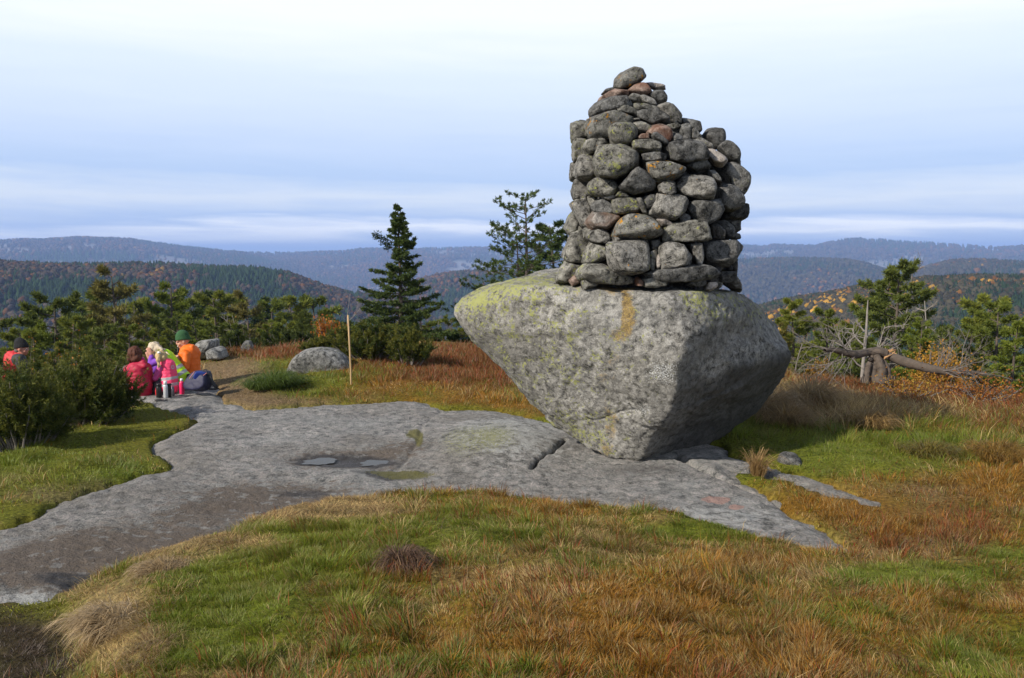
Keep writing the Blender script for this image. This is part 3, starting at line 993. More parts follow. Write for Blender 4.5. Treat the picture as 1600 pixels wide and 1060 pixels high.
# kind | pull towards the viewer (m) | A/B zoom | outline | label
STONES = """
o|.02|A|490,190 560,115 640,76 690,90 720,145 690,180 600,225 520,245 490,225|tilted dark stone with orange lichen perched on the very tip of the cairn
p|-.06|A|715,192 780,192 860,208 868,240 800,242 760,225|thin pale slab jutting out right just under the tip stone
r|.05|A|585,250 640,205 700,190 745,215 768,262 720,288 640,275|rounded brownish stone directly beneath the tilted tip stone
r|.0|A|375,305 430,270 490,240 590,250 590,290 480,310 390,335|long reddish flat stone below the tip stone, at left
d|-.06|A|385,280 420,240 485,225 490,245 430,270|thin black sliver lying on the long reddish flat stone
d|.0|A|740,285 790,250 850,250 882,290 880,335 820,350 770,325|smooth round dark stone carrying the thin pale slab
g|.05|A|590,300 630,272 680,285 685,340 610,335|small grey block under the rounded brownish stone
g|.06|A|680,300 720,290 790,325 805,355 780,368 700,340|small oblong stone slanting down right beside the small grey block
d|.05|A|300,410 380,340 480,295 570,290 612,350 610,385 520,370 500,415 400,425 320,450|wide dark wedge pointing left in the upper cone of the cairn
l|.05|A|610,350 720,350 830,380 825,410 650,400|thin flat slab with pale rim in the middle of the upper cone
l|.08|A|510,385 550,362 620,385 680,415 660,435 560,425 515,410|slim lichen-spotted stone tucked under the wide dark wedge
d|.0|A|620,410 800,400 870,450 920,490 780,510 680,460|dark shaded slab below the thin flat slab with pale rim
g|.02|A|805,370 870,345 930,360 990,430 980,490 920,495 850,430|speckled grey stone on the right slope of the upper cone
d|-.08|A|985,455 1035,470 1030,500 990,500|tiny dark stone wedged beside the speckled grey slope stone
o|.06|A|285,545 330,460 400,430 560,428 625,470 610,490 520,500 440,525 430,610 310,610|broad capstone with orange lichen spots at upper left
l|.0|A|160,510 200,487 290,490 300,530 290,610 180,635 160,590|lichen-covered block forming the upper left shoulder of the cairn
l|-.1|A|290,470 325,455 318,490 290,495|tiny stone peeping out behind the upper left shoulder block
l|.12|A|440,550 480,500 570,490 640,520 650,590 600,660 500,665 450,610|round green-lichened stone under the broad orange-spotted capstone
l|.04|A|620,495 700,490 770,530 735,570 650,560|flat green-lichened stone right of the round green-lichened one
g|.03|A|615,462 670,460 680,480 630,485|tiny flat chip on top of the flat green-lichened stone
r|.08|A|735,570 780,525 860,513 910,535 928,590 900,640 820,600|round rust-red stone in the upper middle of the cairn
r|.10|A|665,600 690,578 745,575 750,615 670,620|small rust-red flat stone left of the round rust-red one
d|.14|A|765,590 800,570 850,600 895,640 880,670 790,630|small dark stone lying in front of the round rust-red one
l|.14|A|632,630 740,620 830,640 840,710 760,715 640,690|pale slab with lichen beneath the two rust-red stones
d|.10|A|702,735 760,720 870,735 870,775 790,785 710,780|small flat dark stone under the pale slab with lichen
l|.0|A|880,515 960,500 1000,530 930,550|small yellow-green lichened flat stone right of the round rust-red one
d|.04|A|920,600 960,575 1000,600 985,635 930,645|small dark stone squeezed against the right of the round rust-red one
d|.12|A|890,660 950,635 1060,628 1150,650 1185,720 1180,770 1060,800 920,770|big blackish speckled stone right of centre in the upper wall
d|-.04|A|1035,490 1090,475 1130,500 1143,560 1110,570 1060,540|dark banded round stone on the right edge of the upper cone
g|-.01|A|1055,560 1100,542 1145,600 1135,630 1060,620|grey stone below the dark banded round one
d|.0|A|985,520 1040,500 1065,540 1055,620 1000,630 985,570|dark upright stone on the inner right slope
g|.04|A|1050,640 1140,610 1200,640 1222,690 1195,710 1150,660|grey wedge between the big blackish stone and the right shoulder
d|-.06|A|1170,600 1200,560 1280,535 1322,560 1325,630 1270,690 1240,700|three-cornered smooth stone standing up on the right shoulder
d|-.02|A|1265,680 1330,635 1390,670 1432,720 1435,790 1405,805 1340,770 1290,710|smooth dark stone sloping off the right shoulder
p|.05|A|1180,700 1240,698 1310,740 1342,775 1310,820 1240,805 1195,750|oval striped stone below the three-cornered smooth one
l|.0|A|175,640 200,615 270,620 262,690 240,750 180,780|tall narrow lichened stone at the left edge under the shoulder block
l|.08|A|257,690 265,635 310,620 390,618 428,640 370,700 300,730|small squat lichened stone beside the tall narrow edge stone
l|.10|A|335,770 360,710 410,665 520,670 660,715 680,790 600,870 500,915 380,905 340,840|largest pale lichen-mottled stone at the upper left of the wall
g|.04|A|190,880 220,760 270,733 330,745 350,830 370,895 300,930 210,920|leaning brownish-grey stone left of the largest lichen-mottled one
g|-.04|A|150,920 160,800 200,785 215,830 195,930|narrow stone at the left edge behind the leaning brownish-grey one
o|.13|A|735,805 800,785 920,795 1020,830 1020,860 950,900 830,930 780,915|pinkish stone with one orange lichen spot at the centre of the wall
d|.08|B|515,120 560,60 610,0 650,-20 740,20 795,80 780,130 640,160|angular dark stone with rusty side, left of centre
g|-.02|A|1275,870 1310,815 1370,797 1440,825 1500,870 1505,970 1450,1050 1330,970|big smooth brown stone bulging from the right side
d|.02|A|1185,860 1240,855 1290,920 1295,970 1240,940|narrow dark stone curving along the big smooth brown one
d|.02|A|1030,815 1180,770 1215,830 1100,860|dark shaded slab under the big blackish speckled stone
g|.02|B|172,100 190,50 280,75 290,150 270,205 180,195|squared stone at the left edge in the middle course
l|.08|B|280,110 320,50 400,37 480,60 515,130 480,170 330,180 285,155|rounded brownish lichened stone next to the squared edge stone
g|.12|B|810,110 870,60 940,80 948,150 890,175 815,140|fist-like pale stone right of centre in the middle course
g|.10|B|950,110 1010,30 1100,22 1220,40 1250,90 1220,190 1160,200 1000,160|large lumpy dark grey stone right of the fist-like one
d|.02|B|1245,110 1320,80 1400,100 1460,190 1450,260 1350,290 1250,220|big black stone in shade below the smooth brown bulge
l|.06|B|490,180 520,140 560,150 600,185 520,195|small bright-lichened chip under the angular dark stone
g|.08|B|380,168 430,160 500,185 450,210 400,195|thin flat chip between the middle and the lower courses at left
l|-.03|B|285,180 345,175 360,215 310,260 290,240|small green-lichened stone in the recess under the brownish lichened one
d|.05|B|305,265 350,215 400,198 460,240 480,300 400,305 330,290|hump-backed dark stone below the thin flat chip
l|.08|B|472,200 590,195 660,210 670,300 590,310 485,310|squarish lichened block left of the upright sliver
g|.11|B|662,200 690,195 715,250 735,315 705,310 670,260|upright leaf-shaped sliver beside the small egg-shaped stone
d|.10|B|705,220 740,175 790,168 802,210 760,265 730,275 710,250|small smooth egg-shaped stone at the middle of the wall
g|.12|B|750,310 800,250 810,160 870,170 1020,180 1042,220 1000,310 940,355 820,340|large grey stone right of the small egg-shaped one
d|.10|B|1040,280 1080,215 1200,205 1280,205 1305,260 1300,330 1190,390 1110,360|large crusty dark stone with ring-shaped lichens at right
d|.10|B|970,345 1020,308 1060,330 1055,370 985,370|small stone wedged under the crusty dark one
d|-.06|B|1310,300 1440,230 1495,265 1470,350 1410,370 1320,345|flat stone sticking out furthest from the right edge
d|-.1|B|1340,365 1430,355 1432,440 1390,445|square-ended stone under the furthest sticking-out one at right
g|.0|B|165,240 200,200 270,205 300,260 310,330 290,420 240,400 190,300|tall purplish-grey stone on the lit left side
l|-.03|B|110,430 140,350 180,310 215,370 205,430 150,475|yellow-lichened stone bulging from the left edge
q|.08|B|295,370 340,305 400,300 520,325 510,360 430,430 330,420|pale stone with a rusty patch at left of the lower wall
l|.03|B|250,440 290,418 330,425 300,475 255,495|small lichened lump under the rusty-patched pale stone
g|.07|B|272,495 320,440 370,425 450,460 475,500 440,535 330,530|grey rounded stone left of the big lichen-dappled one
o|.14|B|490,480 520,370 580,320 690,315 770,340 830,400 840,470 750,505 560,480|big rounded stone dappled with yellow and orange lichen in the lower wall
g|.10|B|478,478 500,475 545,505 485,532|tiny three-cornered chip under the big dappled stone
p|.12|B|805,350 870,345 920,380 915,402 850,400|small whitish flat stone in the lower middle
l|.12|B|850,440 900,395 1060,365 1170,395 1200,450 1208,510 1000,520 870,525|long loaf-shaped stone with a pale left end, lower right
d|.06|B|1200,400 1260,390 1320,450 1315,512 1225,500|dark broken stone right of the long loaf-shaped one
d|.03|B|1260,380 1330,365 1395,420 1395,490 1330,505|dark rounded stone near the right edge above the lowest big block
d|-.06|B|1375,480 1400,455 1432,465 1430,502 1390,505|small knob on the right edge of the lower wall
l|.0|B|100,640 110,560 160,470 230,440 275,480 280,600 250,680 150,675|tall lichened stone at the left edge of the lower wall
l|.07|B|252,680 270,610 320,540 400,545 440,590 430,650 330,690|stone with bright yellow lichen near the bottom left
g|.15|B|405,560 440,540 700,508 735,510 750,640 745,720 640,765 530,765 470,740 430,640|largest dark squared block with lichen along its top, lowest tier
d|.06|B|755,520 830,505 838,575 770,590|small dark stone in the gap right of the largest squared block
l|.10|B|755,600 800,585 808,610 790,730 755,730|small upright stone filling the gap beside the largest squared block
p|.13|B|803,640 822,618 830,700 820,728 803,725|thin pale upright splinter in the gap between two lower blocks
g|.13|B|820,560 850,535 940,530 1020,570 1070,640 1060,690 960,715 840,730 830,640|heavy grey stone right of the thin pale splinter
g|.12|B|1055,545 1100,523 1150,545 1160,640 1145,700 1110,690 1080,600|upright stone tapering downwards like a tooth, lower right
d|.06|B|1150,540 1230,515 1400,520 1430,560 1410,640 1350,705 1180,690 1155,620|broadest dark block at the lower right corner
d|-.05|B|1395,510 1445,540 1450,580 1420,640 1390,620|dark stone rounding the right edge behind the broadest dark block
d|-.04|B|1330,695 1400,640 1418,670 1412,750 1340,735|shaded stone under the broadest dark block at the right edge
l|.0|B|45,820 80,720 130,670 230,690 270,740 160,790 130,840|pale stone at the lower left corner sitting on the boulder
r|.05|B|143,820 180,785 240,780 260,800 220,835 170,858|small pink pebble-like stone at the lower left corner
l|.12|B|235,750 300,700 400,705 470,750 560,765 645,800 630,838 480,848 330,825 245,795|long pale lichened base stone under the largest squared block
l|.10|B|245,820 290,808 370,820 350,855 260,888|small angular stone below the left end of the long pale base stone
r|.10|B|652,810 670,800 708,825 705,852 655,855|little pink three-cornered stone at the foot, in the middle
l|.14|B|712,805 790,797 880,825 870,855 800,872 715,865|small lichened cube at the foot beside the little pink stone
d|.16|B|690,780 760,745 900,725 1060,715 1180,700 1315,740 1250,775 1080,822 880,828 760,812|long dark flat slab along the foot at right
d|.10|B|1030,845 1080,815 1170,805 1170,855 1080,866|small dark stone under the long dark flat slab
d|.08|B|1190,800 1265,775 1265,822 1200,830|small brownish stone beneath the right end of the long flat slab
d|.0|B|1262,785 1300,750 1405,750 1400,812 1350,832 1270,820|dark square stone at the lower right corner of the foot
g|-.04|B|1340,845 1400,770 1440,840 1445,895 1400,890|lowest stone at the right corner, leaning outwards
p|.10|B|1172,872 1190,830 1260,830 1265,862 1220,888 1180,895|small whitish stone at the foot near the right corner
"""


def hull2(p):
    p = sorted(map(tuple, p))
    def half(pts):
        h = []
        for q in pts:
            while len(h) > 1 and (h[-1][0] - h[-2][0]) * (q[1] - h[-2][1]) - (h[-1][1] - h[-2][1]) * (q[0] - h[-2][0]) <= 0:
                h.pop()
            h.append(q)
        return h[:-1]
    return half(p) + half(p[::-1])


def stone_mesh(pts2, front, back, seed, sub=4, p=13, rough=1.0, tiltmax=0.3):
    """rock filling a convex outline in x/z, rounded and chipped in depth (-y is the front)"""
    r_ = np.random.default_rng(seed)
    H = hull2(pts2)
    n = len(H)
    NN, D = [], []
    mind = min(front, back)
    for i in range(n):
        a, b = np.array(H[i]), np.array(H[(i + 1) % n])
        e = b - a
        L = np.hypot(*e)
        if L < 1e-4:
            continue
        nx, nz = e[1] / L, -e[0] / L
        d = nx * a[0] + nz * a[1]
        d = max(d, 0.012)
        t = r_.uniform(-tiltmax, tiltmax * 0.4)
        v = np.array([nx, t, nz]) / math.sqrt(1 + t * t)
        NN.append(v)
        D.append(d / math.sqrt(1 + t * t) * 1.0)
        for sgn, dd in ((-1, front), (1, back)):
            if r_.uniform() < 0.55:
                continue
            k = r_.uniform(0.35, 0.85)
            m = math.sqrt(1 - k * k)
            NN.append(np.array([nx * m, sgn * k, nz * m]))
            D.append((d * m + dd * k) * r_.uniform(0.74, 0.93))
    for sgn, dd in ((-1, front), (1, back)):
        v = unit(np.array([r_.uniform(-.5, .5), sgn, r_.uniform(-.4, .5)]))
        NN.append(v)
        D.append(dd * 0.97)
    V, T = ICO[sub]
    if p > 20:
        r0 = softhull(V, NN, D, 60)
        Q0 = V * r0[:, None]
        for _ in range(5):
            v = unit(r_.normal(size=3))
            NN.append(v)
            D.append(max(.02, float((Q0 @ v).max()) * r_.uniform(.84, .97)))
    r = softhull(V, NN, D, p)
    P = V * r[:, None]
    s = max(mind, 0.03)
    off = r_.uniform(0, 90, 3)
    nn = 0.10 * fbm(P / s * 0.9 + off, 3) + 0.06 * fbm(P / s * 2.6 + off, 3) + 0.034 * fbm(P / s * 7 + off, 3)
    P = V * (r * (1 + rough * nn))[:, None]
    return P, T


def build_cairn():
    for i, ln in enumerate([l for l in STONES.strip().split('\n') if l]):
        kind, pull, zone, poly, lab = ln.split('|')
        oy = 90 if zone == 'A' else 270
        pp = [tuple(map(float, q.split(','))) for q in poly.split()]
        pp = [(860 + u / 4.848, oy + v / 4.848) for u, v in pp]
        cx = sum(p[0] for p in pp) / len(pp)
        cy = sum(p[1] for p in pp) / len(pp)
        Y = cairn_y(cx, cy) + 0.10 - float(pull) * 0.8
        W3 = [at(px, py, Y) for px, py in pp]
        c = at(cx, cy, Y)
        k = 1.075
        p2 = [((w.x - c.x) * k, (w.z - c.z) * k) for w in W3]
        w_ = max(p[0] for p in p2) - min(p[0] for p in p2)
        h_ = max(p[1] for p in p2) - min(p[1] for p in p2)
        s = min(w_, h_)
        front = max(0.05, min(0.16, 0.5 * s))
        back = max(0.09, min(0.30, 0.8 * max(w_, h_)))
        smooth = lab.find('smooth') >= 0 or lab.find('round') >= 0 or lab.find('oval') >= 0
        P, T = stone_mesh(p2, front, back, 100 + i, 4, 12 if smooth else 80, 0.55 if smooth else .9)
        o = obj('cairn_stone', mesh('cairn_stone', P, None, T, None, True), M[kind], loc=tuple(c))
        tag(o, lab, 'stone', 'stones stacked in the cairn')
    # the side of the cairn that is turned away
    k = 0
    for row, py in enumerate(range(440, 180, -27)):
        pc, w = prof(py)
        R = w / F * CY
        zc_ = at(pc, py, CY).z
        xc_ = at(pc, py, CY).x
        nst = max(5, int(2 * math.pi * R / 0.42))
        for j in range(nst):
            a = (j + 0.5 * (row % 2)) / nst * 2 * math.pi
            if math.sin(a) < 0.12:
                continue
            hw, hh = random.uniform(.15, .2), random.uniform(.085, .10)
            pts = [(hw * math.cos(t + .3) * random.uniform(.85, 1.1), hh * math.sin(t + .3) * random.uniform(.9, 1.15)) for t in np.linspace(0, 2 * math.pi, 7, endpoint=False)]
            P, T = stone_mesh(pts, 0.2, 0.12, 900 + k, 3, 13, 1.0)
            k += 1
            o = obj('cairn_stone', mesh('cairn_stone', P, None, T, None, True), M[random.choice('ggdl')],
                    loc=(xc_ + (R - 0.17) * math.cos(a), CY + (R - 0.17) * math.sin(a), zc_))
            o.rotation_euler = (0, 0, a - math.pi / 2)
            tag(o, 'grey stone in the far side of the cairn, turned away from the viewer', 'stone', 'stones in the far side of the cairn')
    # rubble packed inside
    V, T = ICO[5]
    zs = np.array([at(p[1], p[0], CY).z for p in PROF])[::-1]
    xs = np.array([at(p[1], p[0], CY).x for p in PROF])[::-1]
    ws = np.array([p[2] / F * CY for p in PROF])[::-1]
    z0, z1 = zs[0] - 0.15, zs[-1] - 0.12
    z = z0 + (z1 - z0) * (V[:, 2] * 0.5 + 0.5)
    w = np.maximum(np.interp(z, zs, ws) - 0.27, 0.05) * np.clip(1.25 * np.sqrt(np.maximum(1 - V[:, 2] ** 6, 0)), 0, 1)
    h = unit(V[:, :2] + 1e-9)
    P = np.stack([np.interp(z, zs, xs) + h[:, 0] * w, CY + h[:, 1] * w, z], -1)
    P += V * (0.07 * fbm(P * 6, 4))[:, None]
    o = obj('rubble', mesh('rubble', P, None, T, None, True), M['d'])
    tag(o, 'dark rubble packed inside the cairn, glimpsed through the gaps', kind='stuff')


build_cairn()


# ------------------------------------------------------------------ other rocks lying about
def field_rock(outline, Y, front, back, lab, seed, mat_='field', sub=5, name='rock', p=12):
    W3 = [at(px, py, Y) for px, py in outline]
    cx = sum(p[0] for p in outline) / len(outline)
    cy = sum(p[1] for p in outline) / len(outline)
    c = at(cx, cy, Y)
    P, T = stone_mesh([(w.x - c.x, w.z - c.z) for w in W3], front, back, seed, sub, p, 0.8)
    o = obj(name, mesh(name, P, None, T, None, True), M[mat_], loc=tuple(c))
    return tag(o, lab, 'rock')


field_rock([(458, 562), (466, 549), (490, 542), (515, 542), (538, 552), (552, 570), (553, 596), (456, 596)], 14.9, 0.5, 0.45, 'low domed grey rock beside the wooden pole', 11, sub=5, p=9)
field_rock([(302, 548), (312, 534), (330, 529), (338, 532), (337, 548), (330, 562), (303, 562)], 17.0, 0.3, 0.4, 'pale tilted rock behind the man in the orange jacket', 12)
field_rock([(324, 548), (336, 543), (348, 548), (352, 560), (326, 562)], 16.6, 0.2, 0.3, 'low grey rock leaning against the pale tilted one', 13, sub=4)
field_rock([(380, 540), (384, 532), (392, 533), (395, 543), (394, 552), (380, 552)], 18.2, 0.12, 0.15, 'small grey stone at the far end of the path', 14, sub=4)
field_rock([(1216, 722), (1222, 712), (1240, 710), (1250, 716), (1252, 734), (1220, 734)], 8.7, 0.12, 0.14, 'small dark rock in the grass right of the balanced boulder', 15, 'd', sub=4)
field_rock([(1168, 733), (1178, 725), (1186, 731), (1184, 742), (1170, 742)], 8.35, 0.05, 0.06, 'fist-sized dark stone in the gap between the two strips of bedrock', 16, 'd', sub=3)
field_rock([(188, 596), (190, 574), (206, 570), (222, 580), (222, 598)], 13.9, 0.2, 0.3, 'grey rock showing behind the woman in the red jacket', 17, sub=4)

# ------------------------------------------------------------------ grass, heath and moss
def grass_all():
    n0 = 780000
    u = rng.uniform(-0.60, 0.60, n0)
    wide_ = rng.uniform(size=n0) < .10
    u = np.where(wide_, np.sign(u) * rng.uniform(.60, .80, n0), u)
    lr = rng.uniform(0, 1, n0)
    r = np.exp(math.log(2.9) + lr * (math.log(19.5) - math.log(2.9)))
    r = np.where(rng.uniform(size=n0) < 0.38, np.exp(rng.uniform(math.log(2.9), math.log(7.5), n0)), r)
    x, y = r * np.sin(u), r * np.cos(u)
    # stems stand in clumps of their own height, lean and kind
    cs = 0.15 + 0.012 * r
    lv_ = np.round(np.log(cs) * 4) / 4
    cs = np.exp(lv_)
    ix, iy = np.floor(x / cs), np.floor(y / cs)
    hs = lambda k: vn(np.stack([ix, iy, 0 * ix + np.round(lv_ * 8) + k * 31], -1))
    cx, cy = (ix + .5 + .42 * hs(1)) * cs, (iy + .5 + .42 * hs(2)) * cs
    ox, oy = x - cx, y - cy
    pullin = np.where(rng.uniform(size=n0) < .55, .72, 1.0)
    x, y = cx + ox * pullin, cy + oy * pullin
    out = unit(np.stack([ox, oy], -1) / cs[:, None])
    chh = 1 + .42 * hs(3)
    cn = np.stack([hs(10 + k) for k in range(len(KINDS))], -1)
    cb = 1 + .28 * hs(4)
    d = slab_sdf(x, y)
    az, rr = np.arctan2(x, y), np.hypot(x, y)
    rc = np.interp(az, CR_AZ, CR_R)
    onbank = rr < rc + 0.22
    inb = np.zeros(n0, bool)
    keep = (d > rng.uniform(-0.14, 0.16, n0)) | onbank
    # bare left end of the bank where the slab shows
    keep &= ~((d < 0) & (np.interp(az, CR_AZ, CR_H) < 0.06) & (az < -0.3))
    x, y, d, onbank, rr, out, chh, cn, cb = (q[keep] for q in (x, y, d, onbank, rr, out, chh, cn, cb))
    chh = chh * np.where(onbank, 1.0, .35 + .65 * sstep(-.1, .3, d))
    zall = np.where(onbank | (d > .05), ground_z(x, y), np.maximum(ground_z(x, y), rock_z(x, y, d)))
    w = veg_w(x, y, zall)
    wm = np.stack([w[k] for k in KINDS], -1) + rng.gumbel(size=(len(x), len(KINDS))) * 0.34 + cn * 0.26
    kind = wm.argmax(-1)
    names = {'G': ('grass', 'green hill grass growing around the rock slab'), 'O': ('rusty_grass', 'rust-orange autumn grass mixed through the turf'),
             'S': ('straw_grass', 'bleached dry straw lying on the bank and standing in the heath'), 'R': ('heather', 'dark russet heather and bilberry on the edge of the plateau'),
             'M': ('moss', 'yellow-green moss cushions along the slab edges'), 'B': ('trampled_grass', 'trampled dead grass and litter on the paths'), 'D': ('dead_litter', 'dark peaty litter and dead stems at the lower left corner')}
    for ki, k in enumerate(KINDS):
        s = kind == ki
        X, Y, R_, OU, CH, CB, Z, WS = x[s], y[s], rr[s], out[s], chh[s], cb[s], zall[s] - .01, w['S'][s]
        n = len(X)
        if n == 0:
            continue
        tuft = f2(X, Y, 2.6, 3, 5.0)
        if k in 'MBD':
            kp = rng.uniform(size=n) < (1.0 if k == 'M' else 0.6)
            X, Y, R_, tuft, OU, CH, CB, Z, WS = (q[kp] for q in (X, Y, R_, tuft, OU, CH, CB, Z, WS))
            n = len(X)
        g = lambda a, b: rng.uniform(a, b, n)
        right = sstep(0.12, 0.2, np.arctan2(X, Y)) * sstep(9.3, 11, R_)
        far = sstep(7, 14, R_)
        if k == 'G':
            H = g(.035, .095) * (1 + 1.1 * np.clip(tuft, -.6, 1)) * (1 + 0.9 * right + .45 * far); lean = g(.2, 1.5); wd = 0.0040
        elif k == 'O':
            H = g(.045, .12) * (1 + 1.1 * np.clip(tuft, -.6, 1)) * (1 + 0.9 * right + .4 * far); lean = g(.3, 1.7); wd = 0.0036
        elif k == 'S':
            H = g(.06, .16) * (1 + .4 * tuft) * (1 + 1.5 * right); lean = g(.6, 3.0); wd = 0.0030
            lean = np.where((WS > 1.4) & (R_ < 7.2), g(1.6, 4.0), lean)
            H = np.where((WS > 1.4) & (R_ < 7.2), g(.06, .13), H)
        elif k == 'R':
            H = g(.08, .2) * (1 + .6 * tuft); lean = g(.2, .9); wd = 0.0055
        elif k == 'M':
            H = g(.015, .045); lean = g(.3, 1.4); wd = 0.010
        else:
            H = g(.03, .09); lean = g(.8, 3.0); wd = 0.0035
        H = H * CH * np.where(R_ < 7.5, .66, .80)
        # a few long flowering stems
        if k in 'OS':
            H = np.where((rng.uniform(size=n) < .03) & (R_ < 6.5), H * 1.9, H)
        wd = np.maximum(wd, 0.00062 * R_) * g(.7, 1.3)
        fld = np.stack([f2(X, Y, 1.3, 3, 3.0), f2(X, Y, 1.3, 3, 13.0)], -1) * 2.2 + np.array([0.25, -0.1])
        dirv = unit(np.stack([g(-1, 1), g(-1, 1)], -1) * .8 + OU * .8 + fld * 0.4)
        D1 = unit(np.stack([dirv[:, 0] * lean * .5, dirv[:, 1] * lean * .5, np.ones(n)], -1))
        D2 = unit(np.stack([dirv[:, 0] * lean * 1.5, dirv[:, 1] * lean * 1.5, np.ones(n) * np.where(lean > 1.4, .1, 1)], -1))
        jit = rng.normal(size=(n, 3)) * 0.12
        D2 = unit(D2 + jit)
        B = np.stack([X, Y, Z], -1)
        hw = wd[:, None] * .5
        a_ = g(0, math.pi)
        side = np.stack([np.cos(a_), np.sin(a_) * .5, 0 * a_], -1)
        Md = B + D1 * (H * .5)[:, None]
        Tp = Md + D2 * (H * .5)[:, None]
        V = np.stack([B - side * hw, B + side * hw, Md + side * hw * .8, Md - side * hw * .8, Tp], 1).reshape(-1, 3)
        b5 = np.arange(n)[:, None] * 5
        Q = b5 + np.array([[0, 1, 2, 3]])
        T = b5 + np.array([[3, 2, 4]])
        base = np.array(KCOL[k])[None] * (g(.6, 1.45) * CB)[:, None]
        if k == 'G':
            mixv = np.clip(rng.uniform(size=n) ** 2.2 * 1.2, 0, 1)[:, None]
            base = base * (1 - mixv) + np.array((0.22, 0.17, 0.04)) * g(.6, 1.3)[:, None] * mixv
            fresh = np.clip(0.5 + 1.4 * f2(X, Y, 0.9, 3, 91), 0, 1)[:, None]
            base = base * (1 - .45 * fresh) + np.array((0.075, 0.17, 0.012)) * .45 * fresh
        elif k == 'O':
            mixv = rng.uniform(size=n)[:, None]
            base = np.where(mixv < .2, np.array((0.38, 0.27, 0.10)) * g(.7, 1.3)[:, None], base)
            base = np.where(mixv > .9, np.array((0.17, 0.075, 0.02)) * g(.7, 1.3)[:, None], base)
        elif k == 'R':
            mixv = rng.uniform(size=n)[:, None]
            base = np.where(mixv < .25, np.array((0.24, 0.13, 0.05)) * g(.6, 1.3)[:, None], base)
            base = np.where(mixv > .9, np.array((0.26, 0.045, 0.02)) * g(.6, 1.3)[:, None], base)
            base = np.where((mixv > .8) & (mixv < .9), np.array((0.07, 0.085, 0.02)) * g(.6, 1.3)[:, None], base)
        elif k == 'S':
            mixv = rng.uniform(size=n)[:, None]
            base = np.where(mixv < .2, np.array((0.22, 0.12, 0.05)) * g(.7, 1.3)[:, None], base)
        cc = np.repeat(base, 5, 0).reshape(n, 5, 3)
        cc[:, 4] = cc[:, 4] * .84 + np.array((0.36, 0.24, 0.09)) * .16
        o = obj(names[k][0], mesh(names[k][0], V, Q, T, cc.reshape(-1, 3)), M['grass'])
        tag(o, names[k][1], kind='stuff')


grass_all()


def tussock(px, py, Y, rad_, h, nb, c0, c1, lab, droop=1.2, name='grass_tussock', comb=(0.35, -.1)):
    g = at(px, py, Y)
    X, Yw = g.x, g.y
    zz = float(ground_z(np.array([X]), np.array([Yw]))[0])
    a = rng.uniform(0, 2 * math.pi, nb)
    rr = rad_ * 0.55 * np.sqrt(rng.uniform(0, 1, nb))
    B = np.stack([rr * np.cos(a), rr * np.sin(a), 0 * a - .01], -1)
    out = unit(np.stack([np.cos(a) + rng.normal(0, .7, nb), np.sin(a) + rng.normal(0, .7, nb)], -1) + np.array(comb) * 1.4)
    rr = rr * (1 + .5 * vn(np.stack([np.cos(a) * 1.5 + px, np.sin(a) * 1.5, 0 * a], -1)))
    B = np.stack([rr * np.cos(a), rr * np.sin(a), 0 * a - .01], -1)
    L = h * rng.uniform(.35, 1.25, nb)
    ln = (rr / (rad_ * .55)) * droop + rng.uniform(0, .35, nb)
    D1 = unit(np.stack([out[:, 0] * ln * .5, out[:, 1] * ln * .5, np.ones(nb)], -1))
    D2 = unit(np.stack([out[:, 0] * ln * 1.3, out[:, 1] * ln * 1.3, 1 - ln * .6], -1))
    D3 = unit(np.stack([out[:, 0] * ln * 1.3, out[:, 1] * ln * 1.3, .3 - ln * 1.3], -1))
    wd = max(0.0045, 0.0007 * Y) * rng.uniform(.7, 1.3, nb)
    th = rng.uniform(0, math.pi, nb)
    side = np.stack([np.cos(th), np.sin(th), 0 * th], -1) * wd[:, None] * .5
    p1 = B + D1 * (L * .4)[:, None]
    p2 = p1 + D2 * (L * .35)[:, None]
    p3 = p2 + D3 * (L * .3)[:, None]
    V = np.stack([B - side, B + side, p1 + side, p1 - side, p2 + side * .7, p2 - side * .7, p3], 1).reshape(-1, 3)
    b7 = np.arange(nb)[:, None] * 7
    Q = np.concatenate([b7 + np.array([[0, 1, 2, 3]]), b7 + np.array([[3, 2, 4, 5]])])
    T = b7 + np.array([[5, 4, 6]])
    t = rng.uniform(0, 1, nb)[:, None]
    c = (np.array(c0) * (1 - t) + np.array(c1) * t) * rng.uniform(.6, 1.3, nb)[:, None]
    o = obj(name, mesh(name, V, Q, T, np.repeat(c, 7, 0)), M['grass'], loc=(X, Yw, zz))
    return tag(o, lab, 'grass tussock')


tussock(628, 893, 4.75, .16, .17, 1500, (0.13, 0.075, 0.05), (0.23, 0.14, 0.085), 'dark brown dead tussock alone in the middle of the foreground grass', 1.6)
tussock(1182, 745, 8.2, .1, .32, 260, (0.33, 0.2, 0.08), (0.4, 0.27, 0.12), 'upright straw tuft beside the crack right of the boulder foot', .5)
tussock(1230, 668, 10.4, .36, .36, 1500, (0.28, 0.17, 0.065), (0.44, 0.30, 0.13), 'shaggy greyish-brown tussock close to the right side of the boulder', 1.3)
tussock(1355, 672, 10.3, .38, .3, 1500, (0.26, 0.16, 0.055), (0.42, 0.28, 0.11), 'shaggy brown tussock further right in the green grass', 1.3)
tussock(1195, 640, 11.0, .4, .55, 1300, (0.32, 0.2, 0.09), (0.45, 0.32, 0.16), 'tall blond tussock rising against the right flank of the boulder', 1.0)
tussock(1265, 628, 11.6, .4, .55, 1200, (0.35, 0.23, 0.1), (0.46, 0.33, 0.17), 'tall blond tussock in the heath, standing to the right of another blond one', 1.0)
tussock(1560, 735, 8.9, .45, .26, 1500, (0.27, 0.14, 0.03), (0.3, 0.2, 0.05), 'broad orange-yellow tussock at the right border of the picture', 1.1)
